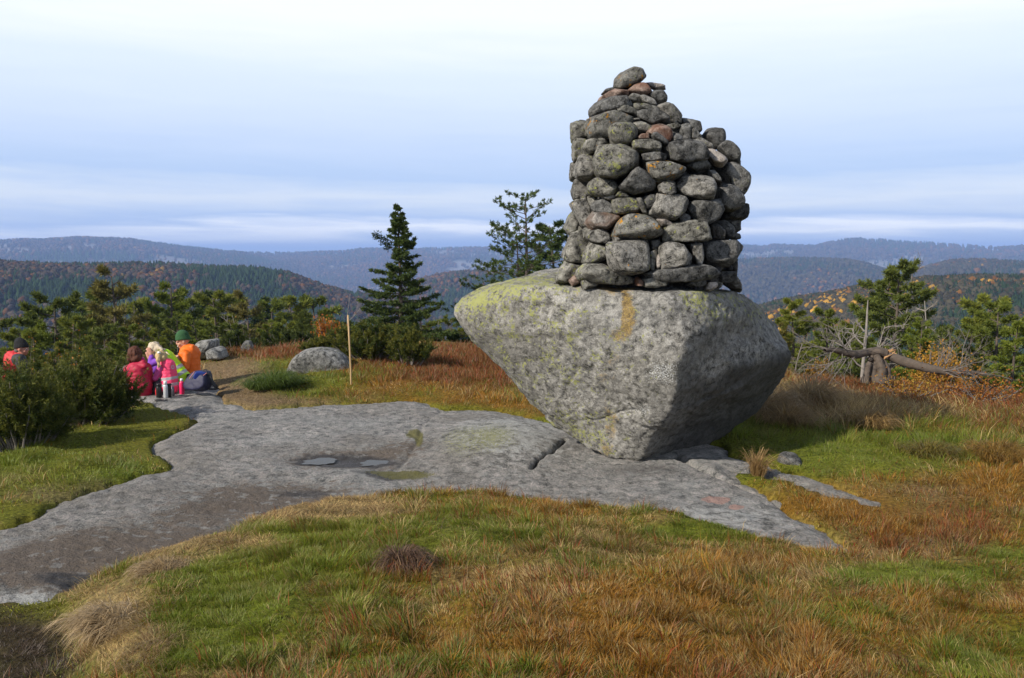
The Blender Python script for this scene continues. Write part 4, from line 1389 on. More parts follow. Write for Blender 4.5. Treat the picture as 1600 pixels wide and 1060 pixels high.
tussock(1450, 728, 9.0, .36, .24, 1200, (0.2, 0.13, 0.03), (0.18, 0.17, 0.035), 'olive tussock left of the broad orange-yellow one', 1.2)
tussock(430, 590, 13.2, .6, .36, 1500, (0.08, 0.13, 0.02), (0.12, 0.16, 0.03), 'bright green grass hummock where the path turns, left of the domed rock', 1.2)
tussock(180, 965, 4.3, .26, .2, 1600, (0.40, 0.29, 0.16), (0.50, 0.37, 0.21), 'bleached shaggy tussock hanging over the left end of the bank', 1.9, comb=(-.7, -.5))
tussock(255, 880, 5.1, .22, .16, 1300, (0.36, 0.25, 0.13), (0.45, 0.33, 0.18), 'pale combed-down tussock on the rim of the bank above the stained slab', 2.0, comb=(-.8, .1))

# ------------------------------------------------------------------ trees
TREES = 'trees along the edge of the plateau'


def bend_path(p0, d0, L, n, up=0.0, jit=0.1):
    pts = [np.array(p0, float)]
    d = unit(np.array(d0, float))
    for i in range(n):
        d = unit(d + np.array([0, 0, up / n]) + rng.normal(size=3) * jit)
        pts.append(pts[-1] + d * L / n)
    return np.array(pts)


def tufts(mb, P, D, per, L, wd, c0, c1, spread=0.9):
    """needle bunches at points P along shoots D"""
    P = np.repeat(P, per, 0)
    D = np.repeat(D, per, 0)
    d = unit(D + rng.normal(size=P.shape) * spread)
    n = len(P)
    V, Q = blades(P + rng.normal(size=P.shape) * L * .12, d, L * rng.uniform(.6, 1.2, n), wd * rng.uniform(.7, 1.4, n))
    t = rng.uniform(0, 1, n)[:, None]
    c = (np.array(c0) * (1 - t) + np.array(c1) * t) * rng.uniform(.7, 1.25, n)[:, None]
    mb.add(V, Q, c=np.repeat(c, 4, 0))


def make_pine(seed, h, R, bare=0.25, dens=1.0, twin=False, open_=False, c0=(0.030, 0.055, 0.012), c1=(0.062, 0.088, 0.018), lean=0.0, nb=None, wide=.026, detail=1.0):
    global rng
    keep = rng
    rng = np.random.default_rng(seed)
    tr, lv = MB(), MB()
    stems = [((0, 0, -.3), h, 1.0)]
    if twin:
        stems.append(((-0.16, .05, -.3), h * .8, .75))
    for base, hh, k in stems:
        tp = bend_path(base, (lean, 0, 1), hh + .3, 9, 0.0, 0.035)
        r0 = 0.020 * hh * k + .02
        tr.tube(tp, np.linspace(r0, .012, len(tp)), 7)
        n_b = int((nb or 34) * k)
        for i in range(n_b):
            f = bare + (1 - bare) * ((i + rng.uniform(0, 1)) / n_b) ** .9
            p = np.array([np.interp(f, np.linspace(0, 1, len(tp)), tp[:, a]) for a in range(3)])
            az = i * 2.4 + rng.uniform(-.5, .5)
            prof_ = (1 - f) ** .7 * .85 + .2 if not open_ else (0.35 + .75 * math.sin(min(1, (1 - f) * 1.25) * math.pi * .62))
            L = R * prof_ * rng.uniform(.6, 1.15)
            elv = rng.uniform(-.05, .2) + f * (.18 if open_ else .3)
            bp = bend_path(p, (math.cos(az), math.sin(az), elv), L, 6, .12, .08)
            tr.tube(bp, np.linspace(max(.008, r0 * (.2 if open_ else .3) * (1 - f * .5)), .005, len(bp)), 5)
            dead = rng.uniform() < (.12 if open_ else .06)
            nsub = max(4, int(10 * L / R * detail) + 3)
            for j in range(nsub):
                q = (j + 1) / nsub
                if q < .3:
                    continue
                sp = np.array([np.interp(q, np.linspace(0, 1, len(bp)), bp[:, a]) for a in range(3)])
                dd = unit(bp[-1] - bp[0])
                s = np.cross(dd, (0, 0, 1)) * (1 if j % 2 else -1)
                sd = unit(dd * .75 + s * rng.uniform(.4, 1.0) + np.array([0, 0, rng.uniform(-.02, .28)]))
                sl = L * .38 * rng.uniform(.5, 1.1) * (1.1 - .4 * q)
                sb = bend_path(sp, sd, sl, 3, .3, .1)
                tr.tube(sb, [.006, .005, .004, .003], 3)
                if dead:
                    continue
                m = max(2, int((4 if open_ else 13) * dens))
                tq = rng.uniform(.4 if open_ else .1, 1.08, m)
                TP = np.stack([np.interp(tq, np.linspace(0, 1, 4), sb[:, a]) for a in range(3)], -1)
                TD = np.tile(unit(sb[-1] - sb[0] + np.array([0, 0, .35 * sl])), (m, 1))
                tufts(lv, TP, TD, 9 if open_ else 11, .11 if open_ else .16, wide, c0, c1, .85)
    a, b = tr.me('trunk', True), lv.me('crown')
    rng = keep
    return a, b


def put_tree(meshes, loc, rz, sc, lab, cat='tree', name='pine_tree', group=TREES, wood='bark'):
    e = empty(name, loc, rz, label=lab, cat=cat, group=group)
    e.scale = (sc, sc, sc)
    obj('trunk', meshes[0], M[wood], e)
    if len(meshes) > 1 and meshes[1] is not None:
        obj('crown', meshes[1], M['leaf'], e)
    return e


def make_spruce(seed, h, R):
    global rng
    keep = rng
    rng = np.random.default_rng(seed)
    tr, lv = MB(), MB()
    tp = bend_path((0, 0, -.3), (0, 0, 1), h + .3, 10, 0, .012)
    tr.tube(tp, np.linspace(.022 * h, .01, len(tp)), 8)
    z = .25
    k = 0
    while z < h - .12:
        f = z / h
        nw = rng.integers(2, 5)
        for i in range(nw):
            az = 2 * math.pi * i / nw + k * 2.4 + rng.uniform(-.6, .6)
            z_ = z + rng.uniform(-.06, .06)
            ext = (1 - f) ** 1.12 * R * rng.uniform(.5, 1.2) + .03
            if .55 < f < .72 and math.cos(az) > -.2 and rng.uniform() < .45:
                ext *= .45
            if .60 < f < .78 and math.cos(az) < -.1:
                ext *= .3
            if f > .72:
                ext *= .95
            p = np.array([np.interp(z_ + .3, np.linspace(0, h + .3, len(tp)), tp[:, a]) for a in range(3)])
            el = -.28 * (1 - f) + .35 * f + rng.uniform(-.12, .12)
            bp = bend_path(p, (math.cos(az), math.sin(az), el), ext, 6, .38, .05)
            tr.tube(bp, np.linspace(.012 + .012 * (1 - f), .004, len(bp)), 4)
            m = int(26 * ext / .8) + 5
            q = rng.uniform(.12, 1.02, m)
            BP = np.stack([np.interp(q, np.linspace(0, 1, len(bp)), bp[:, a]) for a in range(3)], -1)
            dd = unit(bp[-1] - bp[0])
            s = np.cross(dd, (0, 0, 1))
            sgn = rng.choice([-1, 1], m)[:, None]
            tw = unit(dd[None] * .7 + s[None] * sgn * rng.uniform(.3, 1.1, (m, 1)) + np.array([0, 0, -.22]) + rng.normal(size=(m, 3)) * .12)
            tl = (.16 * (.35 + .65 * (1 - f)) + .24 * ext * (1 - q)) * rng.uniform(.6, 1.2, m)
            # twig carries needles along its length
            for t in (0.15, .4, .65, .9):
                PP = BP + tw * (tl * t)[:, None]
                tufts(lv, PP, tw, 4, .12, .034, (0.042, 0.074, 0.018), (0.105, 0.138, 0.030), .66)
        z += (.10 + .085 * (1 - f)) * rng.uniform(.7, 1.3)
        k += 1
    # the odd ragged bough standing out to the left near the top
    for (zz, L, el, ax) in ((.735 * h, .95, .38, math.pi), (.70 * h, .6, .25, math.pi * .93)):
        bp = bend_path((0, 0, zz), (math.cos(ax), .1, el), L, 6, .3, .06)
        tr.tube(bp, np.linspace(.022, .005, 7), 4)
        m = 34
        q = rng.uniform(.45, 1.05, m)
        BP = np.stack([np.interp(q, np.linspace(0, 1, 7), bp[:, a]) for a in range(3)], -1)
        tw = unit(np.array([math.cos(ax), 0, .1]) + rng.normal(size=(m, 3)) * .6)
        for t in (.05, .12, .2):
            tufts(lv, BP + tw * t, tw, 3, .10, .034, (0.016, 0.032, 0.011), (0.040, 0.060, 0.016), .62)
    a, b = tr.me('trunk', True), lv.me('crown')
    rng = keep
    return a, b


def base_z(x, y):
    return float(ground_z(np.array([float(x)]), np.array([float(y)]))[0])


def tree_at(px, ptop, Y, meshes, h, lab, rz=0.0, **kw):
    """stand a tree of native height h on the ground at picture column px, depth Y, so that its tip reaches row ptop"""
    t = at(px, ptop, Y)
    z0 = base_z(t.x, Y)
    sc = max(.2, (t.z - z0) / h)
    return put_tree(meshes, (t.x, Y, z0), rz, sc, lab, **kw)


SPR = make_spruce(5, 6.0, 2.6)
tree_at(625, 318, 24.5, SPR, 6.0, 'tall dark spruce with ragged tip behind the juniper and pole', name='spruce_tree', group=None)
tree_at(818, 308, 27, make_pine(21, 6.0, 1.95, .22, 1.15, True, True, nb=52, wide=.028, c0=(0.05, 0.085, 0.018), c1=(0.10, 0.135, 0.026)), 6.0, 'open-crowned windswept pine left of the cairn, showing its branches against the sky', rz=.4, group=None)
tree_at(880, 352, 30, make_pine(23, 6.0, 1.9, .1, 1.1, nb=40), 6.0, 'dense green pine half hidden behind the left side of the cairn', rz=1.0, group=None)
tree_at(765, 462, 25, make_pine(24, 2.2, 1.5, .1, .9, nb=24), 2.2, 'low spreading pine bough beside the left tip of the boulder', rz=2.0, group=None)

PINES = [make_pine(40 + i, 5.0, R, b, dn, c0=c0, c1=c1, nb=nb_) for i, (R, b, dn, c0, c1, nb_) in enumerate([
    (1.7, .12, 1.0, (0.086, 0.119, 0.018), (0.180, 0.201, 0.027), 32),
    (1.45, .18, .9, (0.098, 0.141, 0.018), (0.216, 0.240, 0.028), 30),
    (2.0, .15, .9, (0.080, 0.107, 0.022), (0.162, 0.186, 0.032), 34),
    (1.3, .10, 1.1, (0.111, 0.141, 0.018), (0.234, 0.240, 0.032), 32),
    (1.6, .28, .7, (0.117, 0.112, 0.028), (0.216, 0.180, 0.041), 28)])]

# (px, tip row, depth, which, label)
LEFT = [
    (88, 468, 36, 2, 'bushy pine with a dead grey top behind the man in the black beanie'),
    (172, 432, 40, 4, 'thin greyish pine, the tallest on the left, above the junipers'),
    (248, 452, 42, 1, 'yellow-green pine rising behind the picnic group'),
    (145, 462, 50, 0, 'small dark pine just left of the tall thin greyish one'),
    (298, 468, 52, 0, 'dark pine behind the man in the green beanie'),
    (335, 462, 50, 3, 'rounded green pine above the pale tilted rock'),
    (392, 468, 46, 4, 'sparse pine with bare branch ends above the far end of the path'),
    (355, 470, 60, 3, 'slender green pine between the rounded one and the sparse one'),
    (430, 476, 52, 0, 'pointed pine behind the red heath at the end of the path'),
    (462, 470, 55, 3, 'pointed pine to the right above the red heath'),
    (490, 468, 60, 0, 'dark pine nearest to the spruce on its left'),
    (205, 476, 56, 3, 'low green pine between the tall thin pine and the yellow-green one'),
    (40, 490, 45, 0, 'low dark pine above the black beanie at the left border'),
    (8, 500, 40, 2, 'broad dark pine cut off by the left border'),
    (120, 500, 34, 3, 'short bright pine low in front of the bushy one'),
    (225, 506, 33, 4, 'short brownish pine right behind the picnic group'),
    (275, 500, 36, 2, 'low spreading pine behind the green beanie'),
    (318, 500, 36, 1, 'low pine just above the pale tilted rock'),
    (520, 498, 44, 1, 'low pine left of the spruce behind the orange birch bush'),
    (540, 505, 60, 0, 'far pine partly covered by the top of the wooden pole'),
    (700, 500, 34, 2, 'dark pine low between the spruce and the boulder'),
    (670, 512, 30, 1, 'short pine at the right foot of the spruce'),
    (590, 500, 30, 0, 'short dark pine at the left foot of the spruce'),
]
LEFT += [
    (62, 512, 31, 1, 'low bright pine between the black beanie and the bushy pine'),
    (150, 515, 30, 2, 'low pine behind the middle of the juniper thicket'),
    (190, 512, 29, 0, 'low dark pine above the woman with the auburn hair'),
    (250, 518, 28, 3, 'low pine directly above the blonde woman'),
    (345, 510, 29, 2, 'low broad pine above the low grey rock by the path'),
    (370, 508, 34, 0, 'low dark pine above the small stone at the end of the path'),
    (412, 505, 30, 1, 'low green pine behind the dark low juniper'),
    (445, 505, 34, 3, 'low green pine left of the orange birch bush'),
    (480, 508, 31, 2, 'low broad pine touching the orange birch bush from the left'),
    (560, 508, 33, 1, 'low pine between the pole and the spruce'),
    (655, 492, 44, 0, 'pine further back at the right side of the spruce'),
    (720, 515, 27, 3, 'low bright pine just left of the boulder'),
    (30, 520, 29, 3, 'low pine right behind the black beanie'),
]
for i, (px, pt, Y, k, lab) in enumerate(LEFT):
    tree_at(px, pt, Y, PINES[k], 5.0, lab, rz=i * 1.37)
for px, pt, Y, lab in ((272, 458, 58, 'slim young spruce above the blonde woman, poking out of the pine belt'), (408, 462, 62, 'slim young spruce above the far end of the path'),
                       (128, 470, 56, 'slim young spruce left of the tall thin greyish pine'), (462, 474, 66, 'smallest slim spruce left of the orange birch bush'), (318, 452, 75, 'distant slim spruce above the pale tilted rock')):
    tree_at(px, pt, Y, SPR, 6.0, lab, rz=px * .7, name='spruce_tree', group='young spruces in the pine belt')
RIGHT = [
    (1388, 418, 25, 2, 'largest spreading pine on the right, above the broken trunk'),
    (1372, 440, 28, 0, 'pine crowded behind the largest spreading one on the right'),
    (1245, 472, 26, 3, 'small bright pine just right of the boulder tip'),
    (1300, 487, 30, 0, 'pine between the boulder and the white snag'),
    (1430, 502, 22, 1, 'low bright pine right of the white snag'),
    (1565, 478, 27, 0, 'rounded pine at the right border'),
    (1592, 500, 23, 1, 'bright low pine cut off by the right border'),
    (1510, 500, 30, 3, 'pine behind the fallen trunk, left of the rounded border pine'),
    (1222, 510, 22, 4, 'thin pine low against the boulder on its right'),
    (1470, 515, 28, 2, 'dark pine behind the orange birch bush on the right'),
    (1330, 505, 33, 3, 'slim pine left of the white snag'),
    (1540, 470, 40, 3, 'slender pine further back near the right border'),
    (1270, 505, 36, 2, 'dim pine further back right of the boulder'),
]
for i, (px, pt, Y, k, lab) in enumerate(RIGHT):
    tree_at(px, pt, Y, PINES[k], 5.0, lab, rz=i * 1.9 + .6)


# ---- bare and broken wood
def dead_branches(mb, p0, d0, L, r, depth, spread=.7, up=.1, n=5, jit=.14, seg=5):
    bp = bend_path(p0, d0, L, 6, up, jit)
    mb.tube(bp, np.linspace(r, r * .35, 7), seg)
    if depth <= 0:
        return
    for i in range(n):
        q = rng.uniform(.25, 1.0)
        p = np.array([np.interp(q, np.linspace(0, 1, 7), bp[:, a]) for a in range(3)])
        d = unit(unit(bp[-1] - bp[0]) + rng.normal(size=3) * spread)
        dead_branches(mb, p, d, L * rng.uniform(.35, .65), r * .5, depth - 1, spread, up, max(2, n - 1), jit, 4)


def bare_tree(px, pt, Y, lab, h=4.0, r=.06, wood='greytwig', name='bare_tree', nb=12, group='bare trees and snags'):
    t = at(px, pt, Y)
    z0 = base_z(t.x, Y)
    e = empty(name, (t.x, Y, z0), 0, label=lab, cat='tree', group=group)
    mb = MB()
    tw = MB() if nb > 7 else mb
    H = t.z - z0
    tp = bend_path((0, 0, -.2), (rng.uniform(-.08, .08), 0, 1), H + .2, 8, 0, .05)
    mb.tube(tp, np.linspace(r, .012, 9), 7)
    for i in range(nb):
        f = rng.uniform(.3, .95)
        p = np.array([np.interp(f, np.linspace(0, 1, 9), tp[:, a]) for a in range(3)])
        a = rng.uniform(0, 2 * math.pi)
        dead_branches(tw, p, (math.cos(a), math.sin(a), rng.uniform(.2, .8)), H * .34 * (1.2 - f), r * .33, 2, .5, .2, 4)
    obj('trunk', mb.me('trunk', True), M[wood], e)
    if tw is not mb:
        obj('branches', tw.me('branches'), M[wood], e)
    return e


bare_tree(1455, 470, 24, 'bare pale birch with spreading branches right of the big pine', r=.05, wood='deadwood')
bare_tree(178, 445, 44, 'leafless grey tree behind the tall thin pine', r=.06)
bare_tree(1400, 398, 27, 'dead spindly tree top sticking up above the largest pine on the right', r=.05, nb=16)
bare_tree(540, 458, 55, 'thin white snag in the valley behind the pole', r=.06, wood='deadwood', nb=3)
bare_tree(690, 500, 40, 'bare grey birch between the spruce and the boulder', r=.06)
bare_tree(1290, 530, 21, 'leafless bush of grey twigs between the boulder and the broken trunk', r=.02, nb=8)
bare_tree(395, 488, 40, 'pale dead tree with forked top above the end of the path', r=.06, wood='deadwood', nb=7)
bare_tree(1240, 536, 20, 'tangle of thin grey twigs touching the right tip of the boulder', r=.018, nb=8)


def snag():
    Y = 16.2
    b = at(1347, 600, Y)
    z0 = base_z(b.x, Y)
    e = empty('dead_snag', (b.x, Y, z0), 0, label='white weathered snag standing upright behind the broken trunk', cat='dead tree', group='bare trees and snags')
    top = at(1346, 468, Y).z - z0
    mb, tw = MB(), MB()
    mb.tube(bend_path((0, 0, -.1), (0, 0, 1), top + .1, 8, 0, .03), [.04, .038, .035, .032, .03, .026, .022, .017, .008], 8)
    for f, dx, L in ((.35, .8, .55), (.45, -.8, .4), (.3, -.9, .6), (.28, .9, .8), (.5, .7, .35), (.62, -.6, .2), (.2, 1, .9), (.18, -1, .8)):
        dead_branches(tw, (0, 0, top * f), (dx, rng.uniform(-.4, .4), .7), L, .02, 2, .6, .2, 4)
    obj('trunk', mb.me('trunk', True), M['deadwood'], e)
    obj('branches', tw.me('branches'), M['deadwood'], e)


snag()


def gnarly(mb, path, radii, n=46, seg=14, amp=.22, fr=7.0):
    P = np.asarray(path, float)
    t0 = np.linspace(0, 1, len(P))
    t = np.linspace(0, 1, n)
    Q = np.stack([np.interp(t, t0, P[:, a]) for a in range(3)], -1)
    for _ in range(4):
        Q[1:-1] = (Q[:-2] + 2 * Q[1:-1] + Q[2:]) / 4
    Q += .018 * np.stack([vn(Q * 5 + 9), vn(Q * 5 + 29), vn(Q * 5 + 49)], -1)
    R = np.interp(t, t0, radii)
    V, F_ = tube(Q, R, seg)
    ctr = np.repeat(Q, seg, 0)
    d = V - ctr
    k = 1 + amp * fbm(V * np.array([fr, fr, fr]) + 3, 3) + .5 * amp * fbm(V * 30, 2)
    mb.add(ctr + d * k[:, None], F_)


def broken_pine():
    Y = 14.6
    b = at(1372, 594, Y)
    z0 = base_z(b.x, Y)
    e = empty('broken_pine', (b.x, Y, z0), 0, label='storm-broken pine with splintered stump and two trunks lying out to left and right', cat='dead tree')
    def L(px, py, dy=0.0):
        v = at(px, py, Y + dy)
        return np.array([v.x - b.x, v.y - Y, v.z - z0])
    st = MB()
    for x0, w in ((1352, .07), (1362, .09), (1374, .10), (1384, .06)):
        p0, p1 = L(x0, 598, rng.uniform(-.1, .1)), L(1362 + (x0 - 1352) * .5, 553, 0)
        gnarly(st, np.array([p0, p0 * .6 + p1 * .4 + rng.normal(size=3) * .03, p1 + rng.normal(size=3) * .03]), [w * 1.1, w * .8, w * .6], 24, 12, .4)
    obj('stump', st.me('stump', True), M['bark'], e)
    sp = MB()
    for i in range(16):
        p = L(1382, 556) + rng.normal(size=3) * np.array([.05, .05, .03])
        sp.tube(np.array([p, p + np.array([rng.uniform(-.05, .2), rng.uniform(-.05, .05), rng.uniform(-.02, .14)])]), [.022, .003], 4)
    obj('splintered_break', sp.me('splintered_break'), M['splinter'], e)
    le = MB()
    pth = np.array([L(1384, 552), L(1372, 548), L(1356, 549), L(1342, 553, -.1), L(1328, 554, -.2), L(1314, 550, -.3), L(1300, 546, -.4), L(1288, 548, -.5)])
    gnarly(le, pth, [.085, .08, .07, .065, .065, .055, .045, .03])
    obj('bent_trunk', le.me('bent_trunk', True), M['bark'], e)
    lb = MB()
    for i in range(15):
        q = rng.uniform(.3, 1)
        p = np.array([np.interp(q, np.linspace(0, 1, len(pth)), pth[:, a]) for a in range(3)])
        dead_branches(lb, p, (rng.uniform(-1, .1), rng.uniform(-.7, .4), rng.uniform(-.75, .45)), rng.uniform(.4, 1.0), .010, 2, .5, -.05, 4)
    obj('dead_branches', lb.me('dead_branches'), M['greytwig'], e)
    ri = MB()
    pth = np.array([L(1384, 556), L(1400, 560, -.05), L(1418, 567, -.15), L(1438, 573, -.25), L(1460, 579, -.35), L(1485, 581, -.4), L(1515, 582, -.5), L(1540, 584, -.5)])
    gnarly(ri, pth, [.06, .08, .085, .075, .07, .055, .04, .025])
    obj('fallen_trunk', ri.me('fallen_trunk', True), M['bark'], e)
    rb = MB()
    for i in range(20):
        q = rng.uniform(.5, 1)
        p = np.array([np.interp(q, np.linspace(0, 1, len(pth)), pth[:, a]) for a in range(3)])
        dead_branches(rb, p, (rng.uniform(-.2, 1), rng.uniform(-.7, .5), rng.uniform(-.1, .8)), rng.uniform(.3, .75) * (.5 + q * .7), .009, 2, .55, .05, 4)
    obj('dead_branches', rb.me('dead_branches'), M['greytwig'], e)
    # splinter peeled along the fallen part
    pl = MB()
    pl.tube(np.array([L(1386, 551), L(1396, 553), L(1406, 557)]), [.02, .03, .01], 5)
    obj('torn_bark', pl.me('torn_bark', True), M['splinter'], e)


broken_pine()


# ---- bushes
def leaf_bush(px, py_top, py_base, Y, wpx, lab, c0, c1, n, leaf=.05, wood='greytwig', name='autumn_bush', cat='bush', group='small leafy bushes'):
    t = at(px, py_top, Y)
    z0 = base_z(t.x, Y)
    H = max(.35, t.z - z0)
    Wd = wpx / F * Y
    e = empty(name, (t.x, Y, z0), 0, label=lab, cat=cat, group=group)
    st = MB()
    tips = []
    for i in range(26):
        a = rng.uniform(0, 2 * math.pi)
        k = rng.uniform(.2, 1)
        end = np.array([math.cos(a) * Wd * .5 * k, math.sin(a) * Wd * .4 * k, H * rng.uniform(.55, 1.0) * (1.05 - .35 * k * k)])
        bp = bend_path((rng.uniform(-.12, .12) * Wd, rng.uniform(-.1, .1) * Wd, -.05), end, np.linalg.norm(end), 5, .1, .07)
        st.tube(bp, np.linspace(.014, .004, 6), 4)
        tips.append(bp)
    lv = MB()
    for bp in tips:
        m = n // 26
        q = rng.uniform(.4, 1.05, m)
        P = np.stack([np.interp(q, np.linspace(0, 1, 6), bp[:, a]) for a in range(3)], -1) + rng.normal(size=(m, 3)) * .09 * Wd
        P[:, 2] = np.maximum(P[:, 2], .02)
        D = unit(rng.normal(size=(m, 3)) + np.array([0, 0, .4]))
        V, Q = blades(P, D, leaf * rng.uniform(.7, 1.3, m), leaf * .75)
        t_ = rng.uniform(0, 1, m)[:, None]
        c = (np.array(c0) * (1 - t_) + np.array(c1) * t_) * rng.uniform(.7, 1.3, m)[:, None]
        lv.add(V, Q, c=np.repeat(c, 4, 0))
    obj('stems', st.me('stems'), M[wood], e)
    obj('foliage', lv.me('foliage'), M['leaf'], e)
    return e


OR0, OR1 = (0.36, 0.13, 0.015), (0.46, 0.22, 0.03)
leaf_bush(1472, 528, 580, 17.5, 105, 'glowing orange birch bush behind the fallen trunk', (0.30, 0.14, 0.015), (0.40, 0.22, 0.03), 2600, .055)
leaf_bush(514, 490, 530, 21, 48, 'orange birch bush behind the juniper, left of the wooden pole', (0.30, 0.10, 0.015), (0.40, 0.15, 0.025), 900, .06)
leaf_bush(105, 548, 580, 22, 50, 'low orange bush behind the junipers on the left', OR0, OR1, 800, .06)
leaf_bush(50, 522, 570, 26, 34, 'small orange bush beside the black beanie', OR0, OR1, 500, .06)
leaf_bush(85, 512, 560, 30, 40, 'rusty orange birch sapling in front of the bushy pine', OR0, (0.3, 0.12, 0.03), 500, .07)
leaf_bush(212, 486, 540, 36, 26, 'small orange birch between two pines behind the picnic', OR0, OR1, 450, .08)
leaf_bush(300, 478, 530, 46, 24, 'distant orange birch above the man in the orange jacket', OR0, (0.34, 0.16, 0.04), 450, .1)
leaf_bush(1280, 560, 600, 17, 46, 'low yellow-green bilberry bush right of the boulder', (0.16, 0.13, 0.02), (0.3, 0.13, 0.02), 900, .05)
leaf_bush(1425, 588, 610, 13.6, 120, 'patch of red and orange bilberry below the fallen trunk', (0.28, 0.09, 0.02), (0.3, 0.2, 0.03), 1600, .035)
leaf_bush(1540, 590, 612, 13.6, 140, 'patch of dark red bilberry at the right end of the fallen trunk', (0.24, 0.07, 0.02), (0.3, 0.14, 0.02), 1600, .035)
leaf_bush(665, 502, 540, 26, 36, 'small reddish bush at the foot of the spruce', (0.2, 0.08, 0.03), (0.25, 0.12, 0.03), 500, .06)
leaf_bush(225, 560, 590, 15.5, 50, 'brown leafless-looking bush directly behind the blonde woman', (0.12, 0.07, 0.03), (0.18, 0.1, 0.03), 500, .04)


def juniper(px, py_top, Y, wpx, hpx, lab, n, dpt=0.8, c0=(0.042, 0.068, 0.012), c1=(0.145, 0.145, 0.024), stems=40, size=1.0, leanx=0.0, gold=.35):
    t = at(px, py_top, Y)
    z0 = base_z(t.x, Y)
    H = max(t.z - z0, hpx / F * Y * .6)
    Wd = wpx / F * Y
    Dp = Wd * dpt
    e = empty('juniper_bush', (t.x, Y, z0), 0, label=lab, cat='bush', group='juniper bushes')
    st, lv = MB(), MB()
    # sprays: leaning leaders, each thick with short needles, tips feathery
    for i in range(stems):
        a = rng.uniform(0, 2 * math.pi)
        k = rng.uniform(0, 1) ** .55
        hh = H * (1.0 - .5 * k * k) * rng.uniform(.5, 1.15)
        end = np.array([math.cos(a) * Wd * .5 * k + leanx * hh, math.sin(a) * Dp * .5 * k, hh])
        b0 = np.array([math.cos(a) * Wd * .22 * k, math.sin(a) * Dp * .22 * k, -.05])
        bp = bend_path(b0, (end - b0) * np.array([1, 1, .75]), np.linalg.norm(end - b0), 7, .35, .06)
        st.tube(bp, np.linspace(.016, .004, 8), 4)
        m = n // stems
        ns = max(6, m // 26)
        q = rng.uniform(.22, 1.0, ns) ** .8
        BP = np.stack([np.interp(q, np.linspace(0, 1, 8), bp[:, a_]) for a_ in range(3)], -1)
        dd = unit(bp[-1] - bp[2])
        sd = unit(dd[None] + rng.normal(size=(ns, 3)) * .75 + np.array([0, 0, .25]))
        sl = H * .26 * rng.uniform(.5, 1.15, ns) * size
        fresh = rng.uniform(0, 1)
        for j in range(ns):
            mm = 46
            tq = rng.uniform(0, 1, mm)
            curve = BP[j] + sd[j] * (sl[j] * tq)[:, None] + np.array([0, 0, 1]) * (sl[j] * .25 * tq * tq)[:, None]
            D = unit(sd[j] * .9 + rng.normal(size=(mm, 3)) * .62)
            V, Q = blades(curve, D, (.042 + .02 * (1 - tq)) * size * 1.1, .0055 * size * (1 + Y / 14))
            g_ = np.clip(tq * .7 + rng.uniform(-.3, .3, mm) + (fresh - .5) * gold * 1.6, 0, 1)[:, None]
            c = (np.array(c0) * (1 - g_) + np.array(c1) * g_) * rng.uniform(.7, 1.25, mm)[:, None]
            lv.add(V, Q, c=np.repeat(c, 4, 0))
    obj('stems', st.me('stems'), M['greytwig'], e)
    obj('foliage', lv.me('foliage'), M['leaf'], e)
    return e


juniper(128, 563, 10.9, 150, 110, 'big juniper of the left thicket, touching the woman in the crimson jacket', 30000, .8, stems=70, leanx=.12)
juniper(30, 594, 9.4, 150, 130, 'nearest juniper at the left border with bare grey twigs at its base', 28000, .8, stems=64)
juniper(75, 560, 11.6, 90, 70, 'small juniper tip rising in front of the man in the black beanie', 7000, .7, stems=24, c1=(0.17, 0.15, 0.025))
juniper(150, 568, 14.6, 150, 30, 'low juniper behind the big one, in front of the pines', 9000, .5, stems=40, c1=(0.17, 0.14, 0.025))
juniper(585, 512, 15.6, 160, 50, 'wide low juniper behind the domed rock and the pole', 24000, .5, stems=70, c1=(0.18, 0.165, 0.025))
juniper(522, 520, 16.1, 110, 40, 'left-hand end of the juniper thicket, rising behind the domed rock', 11000, .6, stems=34, c1=(0.17, 0.16, 0.025))
juniper(640, 520, 15.2, 70, 40, 'right-hand end of the juniper thicket below the spruce', 9000, .7, stems=28, c1=(0.18, 0.165, 0.025))
juniper(450, 518, 21, 110, 26, 'dark low juniper behind the red heath at the end of the path', 9000, .5, stems=40, c0=(0.03, 0.05, 0.01), c1=(0.07, 0.085, 0.015))
juniper(375, 520, 20, 60, 24, 'small low juniper behind the grey rocks near the path', 5000, .5, stems=24, c0=(0.03, 0.05, 0.01), c1=(0.07, 0.085, 0.015))


def pole():
    Y = 13.4
    b = at(548, 573, Y)
    z0 = min(b.z, base_z(b.x, Y))
    V, Q = tube(np.array([(0, 0, -.05), (.003, 0, .25), (0, 0, .5), (-.012, 0, (at(546, 493, Y).z - z0))]), [.0145, .0145, .014, .0135], 10)
    n = len(V)
    top = V[-10:].mean(0)
    V = np.concatenate([V, [top + np.array([0, 0, .008])]])
    T = [[n - 10 + k, n - 10 + (k + 1) % 10, n] for k in range(10)]
    o = obj('wooden_pole', mesh('wooden_pole', V, Q, T, None, True), M['wood'], loc=(b.x, Y, z0))
    o.rotation_euler = (0, rad(-.8), 0)
    tag(o, 'slim pale wooden marker pole beside the domed rock', 'pole')


pole()

